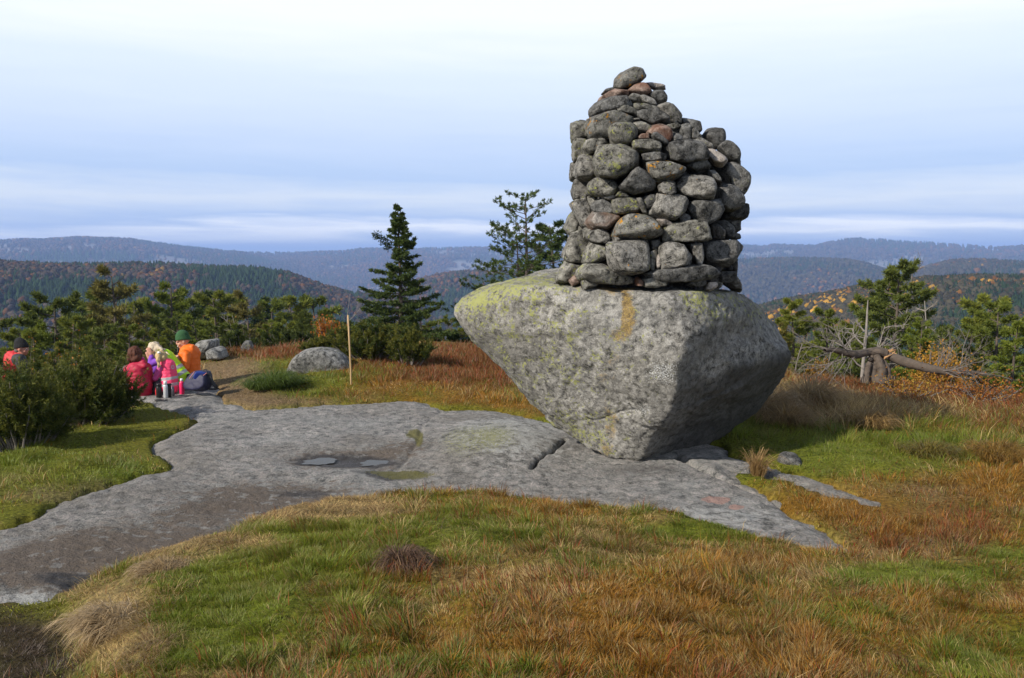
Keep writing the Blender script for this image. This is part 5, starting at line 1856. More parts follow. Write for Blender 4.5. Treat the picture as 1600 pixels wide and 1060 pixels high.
# ------------------------------------------------------------------ woods on the far slopes, each wood one mass
def crown_shapes():
    out = []
    # conifer: two jagged cones
    for s in range(3):
        r_ = np.random.default_rng(s)
        V, T = [], []
        for z0, z1, rr in ((0.08, .62, .26), (.4, 1.0, .17)):
            n = 6
            b = len(V)
            for k in range(n):
                a = 2 * math.pi * k / n + r_.uniform(-.3, .3)
                q = rr * r_.uniform(.65, 1.2)
                V.append((q * math.cos(a), q * math.sin(a), z0 + r_.uniform(-.06, .06)))
            V.append((r_.uniform(-.02, .02), r_.uniform(-.02, .02), z1))
            for k in range(n):
                T.append((b + k, b + (k + 1) % n, b + n))
        out.append((np.array(V), np.array(T)))
    # broadleaf / round pine: ragged blobs
    for s in range(3):
        r_ = np.random.default_rng(10 + s)
        V, T = ICO[1]
        V = V * r_.uniform(.6, 1.25, (len(V), 1)) * np.array([.33, .33, .46]) + np.array([0, 0, .5])
        out.append((V, T))
    return out


SHAPES = crown_shapes()


def wood(name, lab, n, az0, az1, r0, r1, hmin, hmax, conif, hues, power=1.0, clump=0.01):
    a = rng.uniform(az_of(az0), az_of(az1), n)
    r = (r0 ** (power) + (r1 ** power - r0 ** power) * rng.uniform(0, 1, n)) ** (1 / power)
    x, y = r * np.sin(a), r * np.cos(a)
    kp = rng.uniform(size=n) > .85 * crag(x, y)
    x, y, r, a = x[kp], y[kp], r[kp], a[kp]
    n = len(x)
    z = ground_z(x, y)
    h = rng.uniform(hmin, hmax, n) * (1 + .3 * f2(x, y, clump, 3, 4))
    pc = conif + 1.3 * f2(x, y, clump, 4, 50)
    isc = rng.uniform(0, 1, n) < pc
    warm = f2(x, y, clump * .8, 4, 60)
    mb = MB()
    for s in range(6):
        m = np.where((isc if s < 3 else ~isc) & (np.arange(n) % 3 == s % 3))[0]
        if len(m) == 0:
            continue
        V, T = SHAPES[s]
        th = rng.uniform(0, 2 * math.pi, len(m))
        cs, sn = np.cos(th)[:, None], np.sin(th)[:, None]
        wv = rng.uniform(.8, 1.3, len(m))[:, None]
        X = (V[None, :, 0] * cs - V[None, :, 1] * sn) * wv
        Y = (V[None, :, 0] * sn + V[None, :, 1] * cs) * wv
        P = np.stack([X, Y, np.broadcast_to(V[None, :, 2], X.shape)], -1) * h[m][:, None, None] + np.stack([x[m], y[m], z[m] - .3], -1)[:, None]
        TT = (T[None] + (np.arange(len(m)) * len(V))[:, None, None]).reshape(-1, 3)
        if s < 3:
            c = np.array(hues['con']) * rng.uniform(.6, 1.4, (len(m), 1))
        else:
            u = rng.uniform(0, 1, len(m)) + .45 * warm[m]
            c = np.where((u > hues['t1'])[:, None], np.array(hues['gold']), np.where((u > hues['t2'])[:, None], np.array(hues['rust']), np.array(hues['bare'])))
            c = c * rng.uniform(.6, 1.4, (len(m), 1))
        mb.add(P.reshape(-1, 3), None, TT, c=np.repeat(c, len(V), 0))
    o = obj(name, mb.me(name), M['far'])
    tag(o, lab, kind='stuff')


HUE = dict(con=(0.022, 0.040, 0.014), bare=(0.058, 0.043, 0.030), rust=(0.105, 0.050, 0.020), gold=(0.16, 0.095, 0.022), t1=1.12, t2=.8)
HUE2 = dict(con=(0.020, 0.036, 0.013), bare=(0.052, 0.045, 0.025), rust=(0.14, 0.065, 0.016), gold=(0.36, 0.20, 0.028), t1=.95, t2=.84)
wood('woodland', 'mixed autumn woodland covering the rounded hill on the left', 24000, -80, 780, 380, 960, 5, 10, .66, HUE, 1.6, .012)
wood('woodland', 'dark woodland on the hill between the spruce and the boulder', 7000, 560, 1120, 800, 1560, 9, 14, .7, HUE, 1.4, .006)
wood('woodland', 'pine woodland with golden birches on the slope at the right', 26000, 1040, 1680, 330, 680, 4, 7.5, .62, HUE2, 1.5, .014)
wood('woodland', 'woodland on the far hill at the right edge', 9000, 1330, 1680, 1300, 2100, 10, 16, .45, HUE2, 1.3, .004)
wood('woodland', 'birch woods on the craggy bluff behind the cairn', 10000, 940, 1500, 1950, 2600, 11, 18, .25, HUE2, 1.3, .004)
wood('woodland', 'woods on the far ridge left of the spruce', 16000, -60, 680, 2700, 4700, 15, 26, .35, HUE, 1.2, .0025)
wood('woodland', 'woods on the long far ridge running across the right half', 24000, 300, 1680, 3200, 5300, 15, 26, .35, HUE, 1.2, .0025)
HUE3 = dict(con=(0.032, 0.056, 0.014), bare=(0.075, 0.06, 0.035), rust=(0.2, 0.09, 0.02), gold=(0.36, 0.2, 0.03), t1=1.05, t2=.7)
wood('woodland', 'pines and birches crowding the slope just below the plateau', 5200, -120, 1720, 42, 190, 3.5, 6, .85, HUE3, 1.6, .03)

wood('woodland', 'dark young pines on the lower slope at the right', 6000, 1040, 1720, 150, 340, 3, 5.5, .8, dict(HUE3, t1=2.0, t2=1.2), 1.5, .02)


def mast():
    p = at(127, 377, 4590)
    z0 = base_z(p.x, p.y)
    mb = MB()
    mb.tube(np.array([(0, 0, -2), (0, 0, 14), (0, 0, 15), (0, 0, 38)]), [4.5, 4.0, 1.6, .8], 8)
    o = obj('radio_mast', mb.me('radio_mast', True), M['deadwood'], loc=(p.x, p.y, z0))
    tag(o, 'tiny mast on the summit of the far ridge at the left', 'mast')


mast()


# ------------------------------------------------------------------ the air
def haze():
    m = bpy.data.materials.new('blue_haze')
    m.use_nodes = True
    nt = m.node_tree
    nt.nodes.clear()
    out = N(nt, 'ShaderNodeOutputMaterial')
    v = N(nt, 'ShaderNodeVolumePrincipled')
    v.inputs['Color'].default_value = (0.38, 0.56, 0.98, 1)
    v.inputs['Density'].default_value = 0.00018
    v.inputs['Anisotropy'].default_value = 0.0
    LK(nt, v.outputs[0], out.inputs['Volume'])
    x, z0, z1 = 14600, -260, 165
    V = [(-x, -x, z0), (x, -x, z0), (x, x, z0), (-x, x, z0), (-x, -x, z1), (x, -x, z1), (x, x, z1), (-x, x, z1)]
    Q = [(0, 3, 2, 1), (4, 5, 6, 7), (0, 1, 5, 4), (1, 2, 6, 5), (2, 3, 7, 6), (3, 0, 4, 7)]
    o = obj('haze', mesh('haze', V, Q), m)
    tag(o, 'thin blue autumn haze', kind='stuff')


haze()

# ------------------------------------------------------------------ people having a picnic on the slab
def prim_mesh(bm, pr):
    if pr[0] == 'c':
        _, a, b, ra, rb = pr[:5]
        a, b = np.array(a, float), np.array(b, float)
        L = np.linalg.norm(b - a)
        n = max(2, int(L / (min(ra, rb) * .35)) + 1)
        for t in np.linspace(0, 1, n):
            m = Matrix.Translation(Vector(a + (b - a) * t)) @ Matrix.Scale(ra + (rb - ra) * t, 4)
            bmesh.ops.create_icosphere(bm, subdivisions=2, radius=1, matrix=m)
    else:
        _, c, rd, q = pr[:4]
        m = Matrix.Translation(Vector(c)) @ q.to_matrix().to_4x4() @ Matrix.Diagonal((*rd, 1))
        bmesh.ops.create_icosphere(bm, subdivisions=3, radius=1, matrix=m)


def prim_dist(P, pr):
    if pr[0] == 'c':
        _, a, b, ra, rb = pr[:5]
        a, b = np.array(a, float), np.array(b, float)
        e = b - a
        t = np.clip(((P - a) @ e) / (e @ e + 1e-9), 0, 1)
        return np.linalg.norm(P - a - t[:, None] * e, axis=1) - (ra + (rb - ra) * t)
    _, c, rd, q = pr[:4]
    R = np.array(q.to_matrix())
    l = (P - np.array(c)) @ R
    k = np.linalg.norm(l / np.array(rd), axis=1)
    return (k - 1) * min(rd)


QI = Matrix.Identity(3).to_quaternion()


def blobmesh(name, prims, mats, voxel=.010, smooth=4, wrinkle=0.0, paint=None, wf=(9, 9, 16)):
    """one continuous skin grown over the primitives; each face takes the material of the nearest primitive"""
    bm = bmesh.new()
    for pr in prims:
        prim_mesh(bm, pr)
    me = bpy.data.meshes.new(name + '_raw')
    bm.to_mesh(me)
    bm.free()
    o = bpy.data.objects.new('raw', me)
    COL.objects.link(o)
    md = o.modifiers.new('r', 'REMESH')
    md.mode = 'VOXEL'
    md.voxel_size = voxel
    if smooth:
        ms = o.modifiers.new('s', 'SMOOTH')
        ms.factor = .5
        ms.iterations = smooth
    dg = bpy.context.evaluated_depsgraph_get()
    out = bpy.data.meshes.new_from_object(o.evaluated_get(dg))
    bpy.data.objects.remove(o)
    bpy.data.meshes.remove(me)
    out.name = name
    n = len(out.vertices)
    V = np.zeros(n * 3)
    out.vertices.foreach_get('co', V)
    V = V.reshape(-1, 3)
    if wrinkle:
        Nn = np.zeros(n * 3)
        out.vertices.foreach_get('normal', Nn)
        Nn = Nn.reshape(-1, 3)
        w = fbm(V * np.array(wf) + 3.3, 3)
        V = V + Nn * (wrinkle * w)[:, None]
        out.vertices.foreach_set('co', V.ravel())
    npol = len(out.polygons)
    C = np.zeros(npol * 3)
    out.polygons.foreach_get('center', C)
    C = C.reshape(-1, 3)
    Dm = np.stack([prim_dist(C, pr) for pr in prims], -1)
    mi = np.array([pr[-1] for pr in prims])[Dm.argmin(-1)]
    if paint is not None:
        mi = paint(C, mi)
    out.materials.clear()
    for m in mats:
        out.materials.append(m)
    out.polygons.foreach_set('material_index', mi.astype(np.int32))
    out.polygons.foreach_set('use_smooth', np.ones(npol, bool))
    out.update()
    return out


SKIN = plain('skin', (0.50, 0.25, 0.17), .55, var=.08, scale=12)
SKIN2 = plain('ruddy_skin', (0.46, 0.19, 0.13), .55, var=.1, scale=12)
DARKPANT = plain('dark_trousers', (0.022, 0.022, 0.027), .85, var=.3, scale=30)
GREYPANT = plain('grey_leggings', (0.075, 0.075, 0.085), .85, var=.2, scale=30)
CRIMSON = plain('crimson_jacket', (0.40, 0.012, 0.045), .6, var=.18, scale=9)
PINKED = plain('raspberry_lining', (0.50, 0.03, 0.24), .7, var=.15, scale=20)
SCARLET = plain('red_jacket', (0.55, 0.03, 0.035), .6, var=.18, scale=10)
CHAR = plain('charcoal_jacket', (0.035, 0.036, 0.04), .75, var=.3, scale=14)
ORANGE = plain('orange_jacket', (0.78, 0.14, 0.006), .6, var=.12, scale=9)
COLLAR = plain('grey_collar_lining', (0.20, 0.16, 0.15), .8, var=.2, scale=20)
PURPLE = plain('purple_sweater', (0.19, 0.05, 0.42), .8, var=.15, scale=20)
LIME = plain('lime_vest', (0.50, 0.82, 0.015), .5, var=.06, scale=8)
PINKV = plain('pink_vest', (0.90, 0.07, 0.17), .5, var=.08, scale=8)
PINKS = plain('magenta_sweater', (0.52, 0.075, 0.27), .8, var=.15, scale=20)
SILVER = plain('reflective_tape', (0.42, 0.42, 0.42), .35, var=.08, scale=30)
BEANIEG = plain('green_knit', (0.032, 0.095, 0.035), .95, var=.25, scale=60, bump=.5)
BEANIEB = plain('black_knit', (0.014, 0.014, 0.015), .95, var=.3, scale=60, bump=.5)
AUBURN = plain('auburn_hair', (0.085, 0.026, 0.013), .75, var=.5, scale=26)
BLONDE = plain('pale_blonde_hair', (0.52, 0.43, 0.31), .75, var=.35, scale=26)
BLOND2 = plain('golden_blonde_hair', (0.48, 0.34, 0.17), .75, var=.4, scale=26)
GREYHAIR = plain('grey_stubble_hair', (0.12, 0.10, 0.09), .8, var=.3, scale=40)
EYE = plain('dark_eye', (0.02, 0.015, 0.012), .2, var=.05)
LIP = plain('lips', (0.33, 0.09, 0.075), .5, var=.05)
TEETH = plain('teeth', (0.75, 0.72, 0.66), .4, var=.03)
STEEL = plain('thin_metal', (0.3, 0.3, 0.31), .3, .8, var=.05)


def head_prims(c, fd, s=1.0, tag_=0, tilt=0.0):
    """skull, jaw, nose, brow and ears round centre c; fd = facing direction"""
    fd = unit(np.array(fd, float))
    up = unit(np.array([0, 0, 1.0]) - fd * fd[2])
    sd = np.cross(fd, up)
    c = np.array(c, float)
    q = Matrix((Vector(sd), Vector(fd), Vector(up))).transposed().to_quaternion()
    e = lambda o, r: ('e', c + (sd * o[0] + fd * o[1] + up * o[2]) * s, tuple(v * s for v in r), q, tag_)
    return [e((0, -.012, .028), (.076, .096, .092)), e((0, .022, -.045), (.058, .066, .072)), e((0, .062, -.088), (.030, .026, .022)),
            e((0, .094, -.020), (.013, .022, .020)), e((0, .082, .008), (.011, .018, .03)), e((.03, .078, .022), (.03, .016, .012)), e((-.03, .078, .022), (.03, .016, .012)),
            e((.036, .066, -.035), (.026, .022, .024)), e((-.036, .066, -.035), (.026, .022, .024)), e((0, .086, -.060), (.024, .012, .010)),
            e((.077, -.010, -.012), (.011, .020, .032)), e((-.077, -.010, -.012), (.011, .020, .032))], (c, fd, up, sd, s)


def face_bits(root, fr, lip=LIP, smile=False):
    c, fd, up, sd, s = fr
    for k in (-1, 1):
        V, T = ICO[2]
        p = c + (sd * .031 * k + fd * .079 + up * .0) * s
        obj('eye', mesh('eye', V * .0095 * s + p, None, T, None, True), EYE, root)
    w = .024 if smile else .018
    pts = np.array([c + (sd * w * t + fd * (.0965 - .012 * t * t) + up * (-.062 + (.012 * t * t if smile else 0))) * s for t in np.linspace(-1, 1, 7)])
    V, Q = tube(pts, np.array([.002, .005, .0065, .007, .0065, .005, .002]) * s, 6)
    obj('mouth', mesh('mouth', V, Q, None, None, True), TEETH if smile else lip, root)


def beanie(root, fr, m, tall=1.0, tip=None):
    c, fd, up, sd, s = fr
    V, T = ICO[4]
    z = V[:, 2]
    P = np.stack([V[:, 0] * .089, V[:, 1] * .109, np.where(z > 0, z * .118 * tall, np.maximum(z, -.22) * .10)], -1)
    if tip is not None:
        P[:, 1] += np.clip(P[:, 2], 0, 1) * tip
    lowb = (P[:, 2] < .012)
    P[:, :2] *= np.where(lowb, 1.05, 1.0)[:, None]
    rib = 1 + .012 * np.sin(np.arctan2(P[:, 1], P[:, 0]) * 34)
    P[:, :2] *= rib[:, None]
    # back of the hat comes down over the ears
    P[:, 2] -= np.clip(-P[:, 1] + .03, 0, .2) * .28 * (P[:, 2] < .06)
    W = c + (P[:, :1] * sd + (P[:, 1:2] - .012) * fd + (P[:, 2:3] + .052) * up) * s
    return obj('beanie', mesh('beanie', W, None, T, None, True), m, root)


def hand_prims(w, d, side, s=1.0, curl=.5, tag_=0):
    """palm, four fingers and a thumb from wrist w along d"""
    w, d, side = np.array(w, float), unit(np.array(d, float)), unit(np.array(side, float))
    side = unit(side - d * (side @ d))
    nn = np.cross(d, side)
    out = [('c', w, w + d * .035 * s, .024 * s, .028 * s, tag_), ('c', w + d * .03 * s + side * .018 * s, w + d * .07 * s + side * .022 * s, .016 * s, .014 * s, tag_),
           ('c', w + d * .03 * s - side * .018 * s, w + d * .07 * s - side * .022 * s, .016 * s, .014 * s, tag_), ('c', w + d * .03 * s, w + d * .075 * s, .018 * s, .015 * s, tag_)]
    for k, L in zip((-1.5, -.5, .5, 1.5), (.058, .072, .076, .066)):
        b = w + d * .078 * s + side * k * .017 * s
        mdl = b + unit(d + nn * curl * .4 + side * k * .1) * L * .5 * s
        tp = mdl + unit(d * .8 + nn * curl * 1.1 + side * k * .12) * L * .5 * s
        out += [('c', b, mdl, .0095 * s, .0088 * s, tag_), ('c', mdl, tp, .0088 * s, .0075 * s, tag_)]
    b = w + d * .022 * s + side * .028 * s
    t1 = b + unit(d * .7 + side * .8 + nn * curl * .3) * .035 * s
    t2 = t1 + unit(d + side * .25 + nn * curl * .6) * .03 * s
    out += [('c', b, t1, .012 * s, .0105 * s, tag_), ('c', t1, t2, .0105 * s, .0085 * s, tag_)]
    return out


def person_root(px, Y, lab):
    g = at(px, 600, Y)
    d = slab_sdf(np.array([g.x]), np.array([Y]))[0]
    z0 = float(rock_z(np.array([g.x]), np.array([Y]))[0]) if d < 0.05 else base_z(g.x, Y)
    e = empty('person', (g.x, Y, z0), 0, label=lab, cat='person')
    o = np.array([g.x, Y, z0])

    def J(px, py, dy=0.0):
        v = at(px, py, Y + dy)
        return np.array([v.x, v.y, v.z]) - o
    return e, J, o


def legs(prims, hip, knees, feet, r, tg, shoe):
    for k, f in zip(knees, feet):
        k, f = np.array(k, float), np.array(f, float)
        prims += [('c', hip, k, r * 1.25, r * .85, tg), ('c', k, f, r * .85, r * .55, tg)]
        fd = unit(np.array([f[0] - hip[0], f[1] - hip[1], 0.0]))
        prims += [('c', f, f + fd * .12 + np.array([0, 0, -.02]), .045, .036, shoe)]


# --- man in the orange jacket, facing left
def man_orange():
    e, J, o = person_root(292, 13.95, 'man in bright orange jacket and green beanie, smiling at the others')
    hc = J(286, 533)
    hp, fr = head_prims(hc, (-.86, -.38, -.22), 1.05)
    body = list(hp) + [('c', hc + np.array([.03, 0, -.06]), J(294, 551), .055, .065, 0), ('c', J(295, 556), J(296, 590), .15, .16, 1), ('c', J(296, 590), J(296, 598), .17, .15, 1)]
    hip = J(297, 596)
    legs(body, hip, [J(275, 584, .25), J(268, 590, -.1)], [J(256, 602, .2), J(252, 606, -.1)], .075, 1, 1)
    body += [('c', J(281, 560, -.16), J(268, 566, -.22), .045, .036, 0)] + hand_prims(J(268, 566, -.22), (-1, 0, .1), (0, -1, .3), 1.0, .8)
    body += [('c', J(285, 558, .2), J(262, 560, .2), .045, .036, 0)] + hand_prims(J(262, 560, .2), (-1, 0, .1), (0, -1, .3), 1.0, .8)
    obj('body', blobmesh('body', body, [SKIN, DARKPANT]), None, e)
    face_bits(e, fr, smile=True)
    beanie(e, fr, BEANIEG, 1.05)
    jk = [('c', J(296, 552), J(296, 586), .165, .19, 0), ('c', J(297, 586), J(297, 597), .195, .19, 0), ('c', J(288, 555, -.17), J(300, 553, .18), .095, .095, 0),
          ('c', J(291, 556, -.19), J(290, 574, -.25), .082, .066, 0), ('c', J(290, 574, -.25), J(272, 566, -.22), .066, .05, 0),
          ('c', J(292, 556, .19), J(286, 574, .24), .082, .066, 0), ('c', J(286, 574, .24), J(264, 561, .2), .066, .05, 0),
          ('c', J(303, 546, .03), J(306, 553, .05), .07, .085, 0), ('c', J(300, 543, -.06), J(304, 546, .1), .05, .05, 0)]
    obj('jacket', blobmesh('jacket', jk, [ORANGE], .012, 3, .012), None, e)
    cl = [('c', J(291, 548, -.09), J(298, 541, -.05), .020, .022, 0), ('c', J(298, 541, -.05), J(302, 540, .05), .022, .020, 0)]
    obj('collar', blobmesh('collar', cl, [COLLAR], .008, 2), None, e)


man_orange()


# --- woman in the crimson jacket, back to the viewer
def woman_red():
    e, J, o = person_root(215, 13.0, 'woman with auburn bob in crimson hooded jacket, her back turned, hunched forward')
    hc = J(212, 555)
    hp, fr = head_prims(hc, (.05, .95, -.28), .98)
    hip = J(219, 606)
    body = list(hp) + [('c', hc + np.array([0, -.02, -.05]), J(216, 570), .05, .07, 0), ('c', J(217, 578), J(219, 600), .13, .16, 1)]
    legs(body, hip, [J(236, 598, .35), J(240, 604, .12)], [J(252, 604, .4), J(252, 612, .2)], .075, 1, 1)
    body += [('c', J(206, 592, .25), J(210, 594, .35), .04, .032, 0)] + hand_prims(J(210, 594, .35), (.3, .9, 0), (1, 0, .2), .95, .8)
    obj('body', blobmesh('body', body, [SKIN, DARKPANT]), None, e)
    face_bits(e, fr)
    jk = [('c', J(217, 578), J(220, 602), .165, .18, 0), ('c', J(220, 600), J(224, 612), .175, .13, 0), ('c', J(203, 577), J(228, 574), .085, .085, 0),
          ('c', J(202, 578), J(198, 592, .05), .085, .075, 0), ('c', J(198, 592, .05), J(207, 594, .25), .07, .05, 0),
          ('c', J(229, 576), J(233, 592, .08), .085, .07, 0), ('c', J(233, 592, .08), J(226, 596, .28), .065, .05, 0)]
    jo = obj('jacket', blobmesh('jacket', jk, [CRIMSON], .012, 3, .013), None, e)
    hd = [('c', J(208, 569, -.02), J(224, 567, -.04), .055, .06, 0), ('c', J(210, 571, -.07), J(226, 572, -.08), .055, .05, 0), ('c', J(206, 566, .02), J(222, 561, .03), .03, .04, 1)]
    obj('hood', blobmesh('hood', hd, [CRIMSON, PINKED], .010, 3, .008), None, e)
    c, fd, up, sd, s = fr
    hr = [('e', c + np.array([0, -.02, .032]), (.098, .105, .105), QI, 0), ('e', c + np.array([-.052, -.045, -.035]), (.055, .075, .085), QI, 0), ('e', c + np.array([.045, -.05, -.03]), (.055, .07, .08), QI, 0),
          ('e', c + np.array([-.01, -.075, -.035]), (.075, .045, .075), QI, 0)]
    obj('hair', blobmesh('hair', hr, [AUBURN], .008, 1, .022, None, (34, 34, 9)), None, e)


woman_red()


# --- blonde woman in the lime vest, face to the left, hand raised
def woman_lime():
    e, J, o = person_root(262, 13.6, 'blonde woman in lime reflective vest over a purple sweater, leaning forward with raised hand')
    hc = J(241, 547)
    hp, fr = head_prims(hc, (-.86, .28, -.42), .98)
    hip = J(284, 598)
    body = list(hp) + [('c', hc + np.array([.03, 0, -.05]), J(256, 558), .05, .06, 0), ('c', J(262, 564), J(280, 592), .12, .14, 1)]
    legs(body, hip, [J(256, 590, .2), J(256, 592, -.05)], [J(244, 604, .2), J(243, 606, .02)], .07, 2, 2)
    el, wr = J(236, 569, -.14), J(237, 556, -.13)
    body += [('c', J(254, 562, -.15), el, .048, .042, 1), ('c', el, wr, .042, .03, 1)] + hand_prims(wr, (-.42, .0, 1), (.9, .5, .3), 1.0, .55)
    el2, wr2 = J(240, 580, .15), J(234, 562, .12)
    body += [('c', J(256, 562, .15), el2, .048, .042, 1), ('c', el2, wr2, .042, .03, 1)] + hand_prims(wr2, (-.25, .0, 1), (.9, .5, .3), 1.0, .7)
    obj('body', blobmesh('body', body, [SKIN, PURPLE, DARKPANT]), None, e)
    face_bits(e, fr)
    sw = [('c', J(254, 562, -.15), el, .062, .055, 0), ('c', el, J(237, 559, -.13), .052, .042, 0), ('c', J(256, 562, .15), el2, .06, .055, 0), ('c', el2, J(235, 566, .12), .05, .042, 0),
          ('c', J(262, 564), J(281, 594), .14, .15, 0)]
    obj('sweater', blobmesh('sweater', sw, [PURPLE], .011, 3, .009), None, e)
    ax0, ax1 = J(259, 558), J(285, 594)
    ax = unit(ax1 - ax0)
    L = np.linalg.norm(ax1 - ax0)

    def paint(C, mi):
        t = (C - ax0) @ ax / L
        mi = mi.copy()
        mi[(t > .50) & (t < .62)] = 1
        mi[(t > .74) & (t < .86)] = 1
        g = ((t - .26) / .05) ** 2 + (((C - ax0)[:, 1] + .16) / .05) ** 2
        return mi
    vs = [('c', J(258, 560), J(284, 594), .155, .168, 0), ('c', J(256, 560, -.12), J(258, 560, .12), .085, .085, 0)]
    obj('reflective_vest', blobmesh('reflective_vest', vs, [LIME, SILVER], .010, 3, .007, paint), None, e)
    c, fd, up, sd, s = fr
    hr = [('e', c + up * .035 - fd * .02, (.096, .1, .094), QI, 0), ('e', c - fd * .06 - up * .01, (.075, .08, .08), QI, 0)]
    for k in range(9):
        p0 = c - fd * .05 + up * (.06 - .012 * k) + sd * rng.uniform(-.06, .06)
        p1 = J(254 + rng.uniform(-3, 3), 548 + rng.uniform(-3, 3), rng.uniform(-.1, .05))
        p2 = J(262 + rng.uniform(-5, 4), 556 + rng.uniform(-4, 6), rng.uniform(-.16, .0))
        hr += [('c', p0, p1, .028, .024, 0), ('c', p1, p2, .024, .009, 0)]
    for k in range(4):
        p0 = c + fd * .03 + up * .06 + sd * rng.uniform(-.07, .07)
        p1 = J(246 + rng.uniform(-3, 4), 560 + rng.uniform(-3, 3), -.11)
        hr += [('c', p0, p1, .026, .008, 0)]
    obj('hair', blobmesh('hair', hr, [BLONDE], .007, 1, .016, None, (30, 30, 12)), None, e)


woman_lime()


# --- girl with ponytail in the pink vest
def girl_pink():
    e, J, o = person_root(262, 13.15, 'girl with blonde ponytail in pink reflective vest, seen from behind')
    hc = J(252, 560)
    hp, fr = head_prims(hc, (-.72, .62, -.3), .92)
    hip = J(264, 606)
    body = list(hp) + [('c', hc + np.array([.03, -.02, -.05]), J(258, 574), .042, .05, 0), ('c', J(261, 580), J(265, 602), .10, .12, 1)]
    legs(body, hip, [J(243, 594, .12), J(246, 600, -.05)], [J(237, 613, .1), J(240, 615, -.05)], .058, 2, 3)
    el, wr = J(243, 591, -.10), J(236, 596, .05)
    body += [('c', J(250, 575, -.08), el, .040, .036, 1), ('c', el, wr, .036, .026, 1)] + hand_prims(wr, (-.7, .6, 0), (0, 0, 1), .85, .8)
    obj('body', blobmesh('body', body, [SKIN, PINKS, GREYPANT, DARKPANT]), None, e)
    face_bits(e, fr)
    sw = [('c', J(251, 575, -.08), el, .056, .048, 0), ('c', el, J(238, 595, .03), .045, .036, 0), ('c', J(264, 575, .1), J(262, 592, .16), .05, .045, 0), ('c', J(259, 575), J(265, 602), .105, .125, 0)]
    obj('sweater', blobmesh('sweater', sw, [PINKS], .010, 3, .008), None, e)
    ax0, ax1 = J(259, 564), J(266, 608)
    ax = unit(ax1 - ax0)
    L = np.linalg.norm(ax1 - ax0)

    def paint(C, mi):
        t = (C - ax0) @ ax / L
        mi = mi.copy()
        mi[(t > .56) & (t < .66)] = 1
        mi[(t > .78) & (t < .88)] = 1
        px, py = proj(C[:, 0] + o[0], C[:, 1] + o[1], C[:, 2] + o[2])
        q = ((px - 270) / 2.6) ** 2 + ((py - 574) / 3.0) ** 2
        mi[(q < 1) & (q > .35) & (C[:, 1] < .0)] = 1      # the round emblem between the shoulders
        return mi
    vs = [('c', J(262, 572), J(266, 604), .125, .140, 0), ('c', J(258, 571, -.06), J(267, 571, .08), .062, .062, 0)]
    obj('reflective_vest', blobmesh('reflective_vest', vs, [PINKV, SILVER], .008, 3, .006, paint), None, e)
    c, fd, up, sd, s = fr
    hr = [('e', c + up * .03 - fd * .015, (.088, .093, .090), QI, 0), ('e', c - fd * .05 - up * .005, (.065, .07, .07), QI, 0)]
    for k in range(7):
        p0 = J(248.5, 551, -.06)
        p1 = J(247.5 + rng.uniform(-2.2, 2.2), 563, -.15 + rng.uniform(-.02, .02))
        p2 = J(250 + rng.uniform(-3.5, 4.5), 572 + rng.uniform(-3, 5), -.16 + rng.uniform(-.02, .02))
        hr += [('c', p0, p1, .022, .022, 0), ('c', p1, p2, .022, .006, 0)]
    obj('hair', blobmesh('hair', hr, [BLOND2], .007, 1, .014, None, (34, 34, 9)), None, e)
    V, Q = tube(np.array([J(248.5, 550, -.085), J(248.5, 553, -.10)]), [.024, .024], 10)
    obj('hair_tie', mesh('hair_tie', V, Q, None, None, True), TEETH, e)


girl_pink()


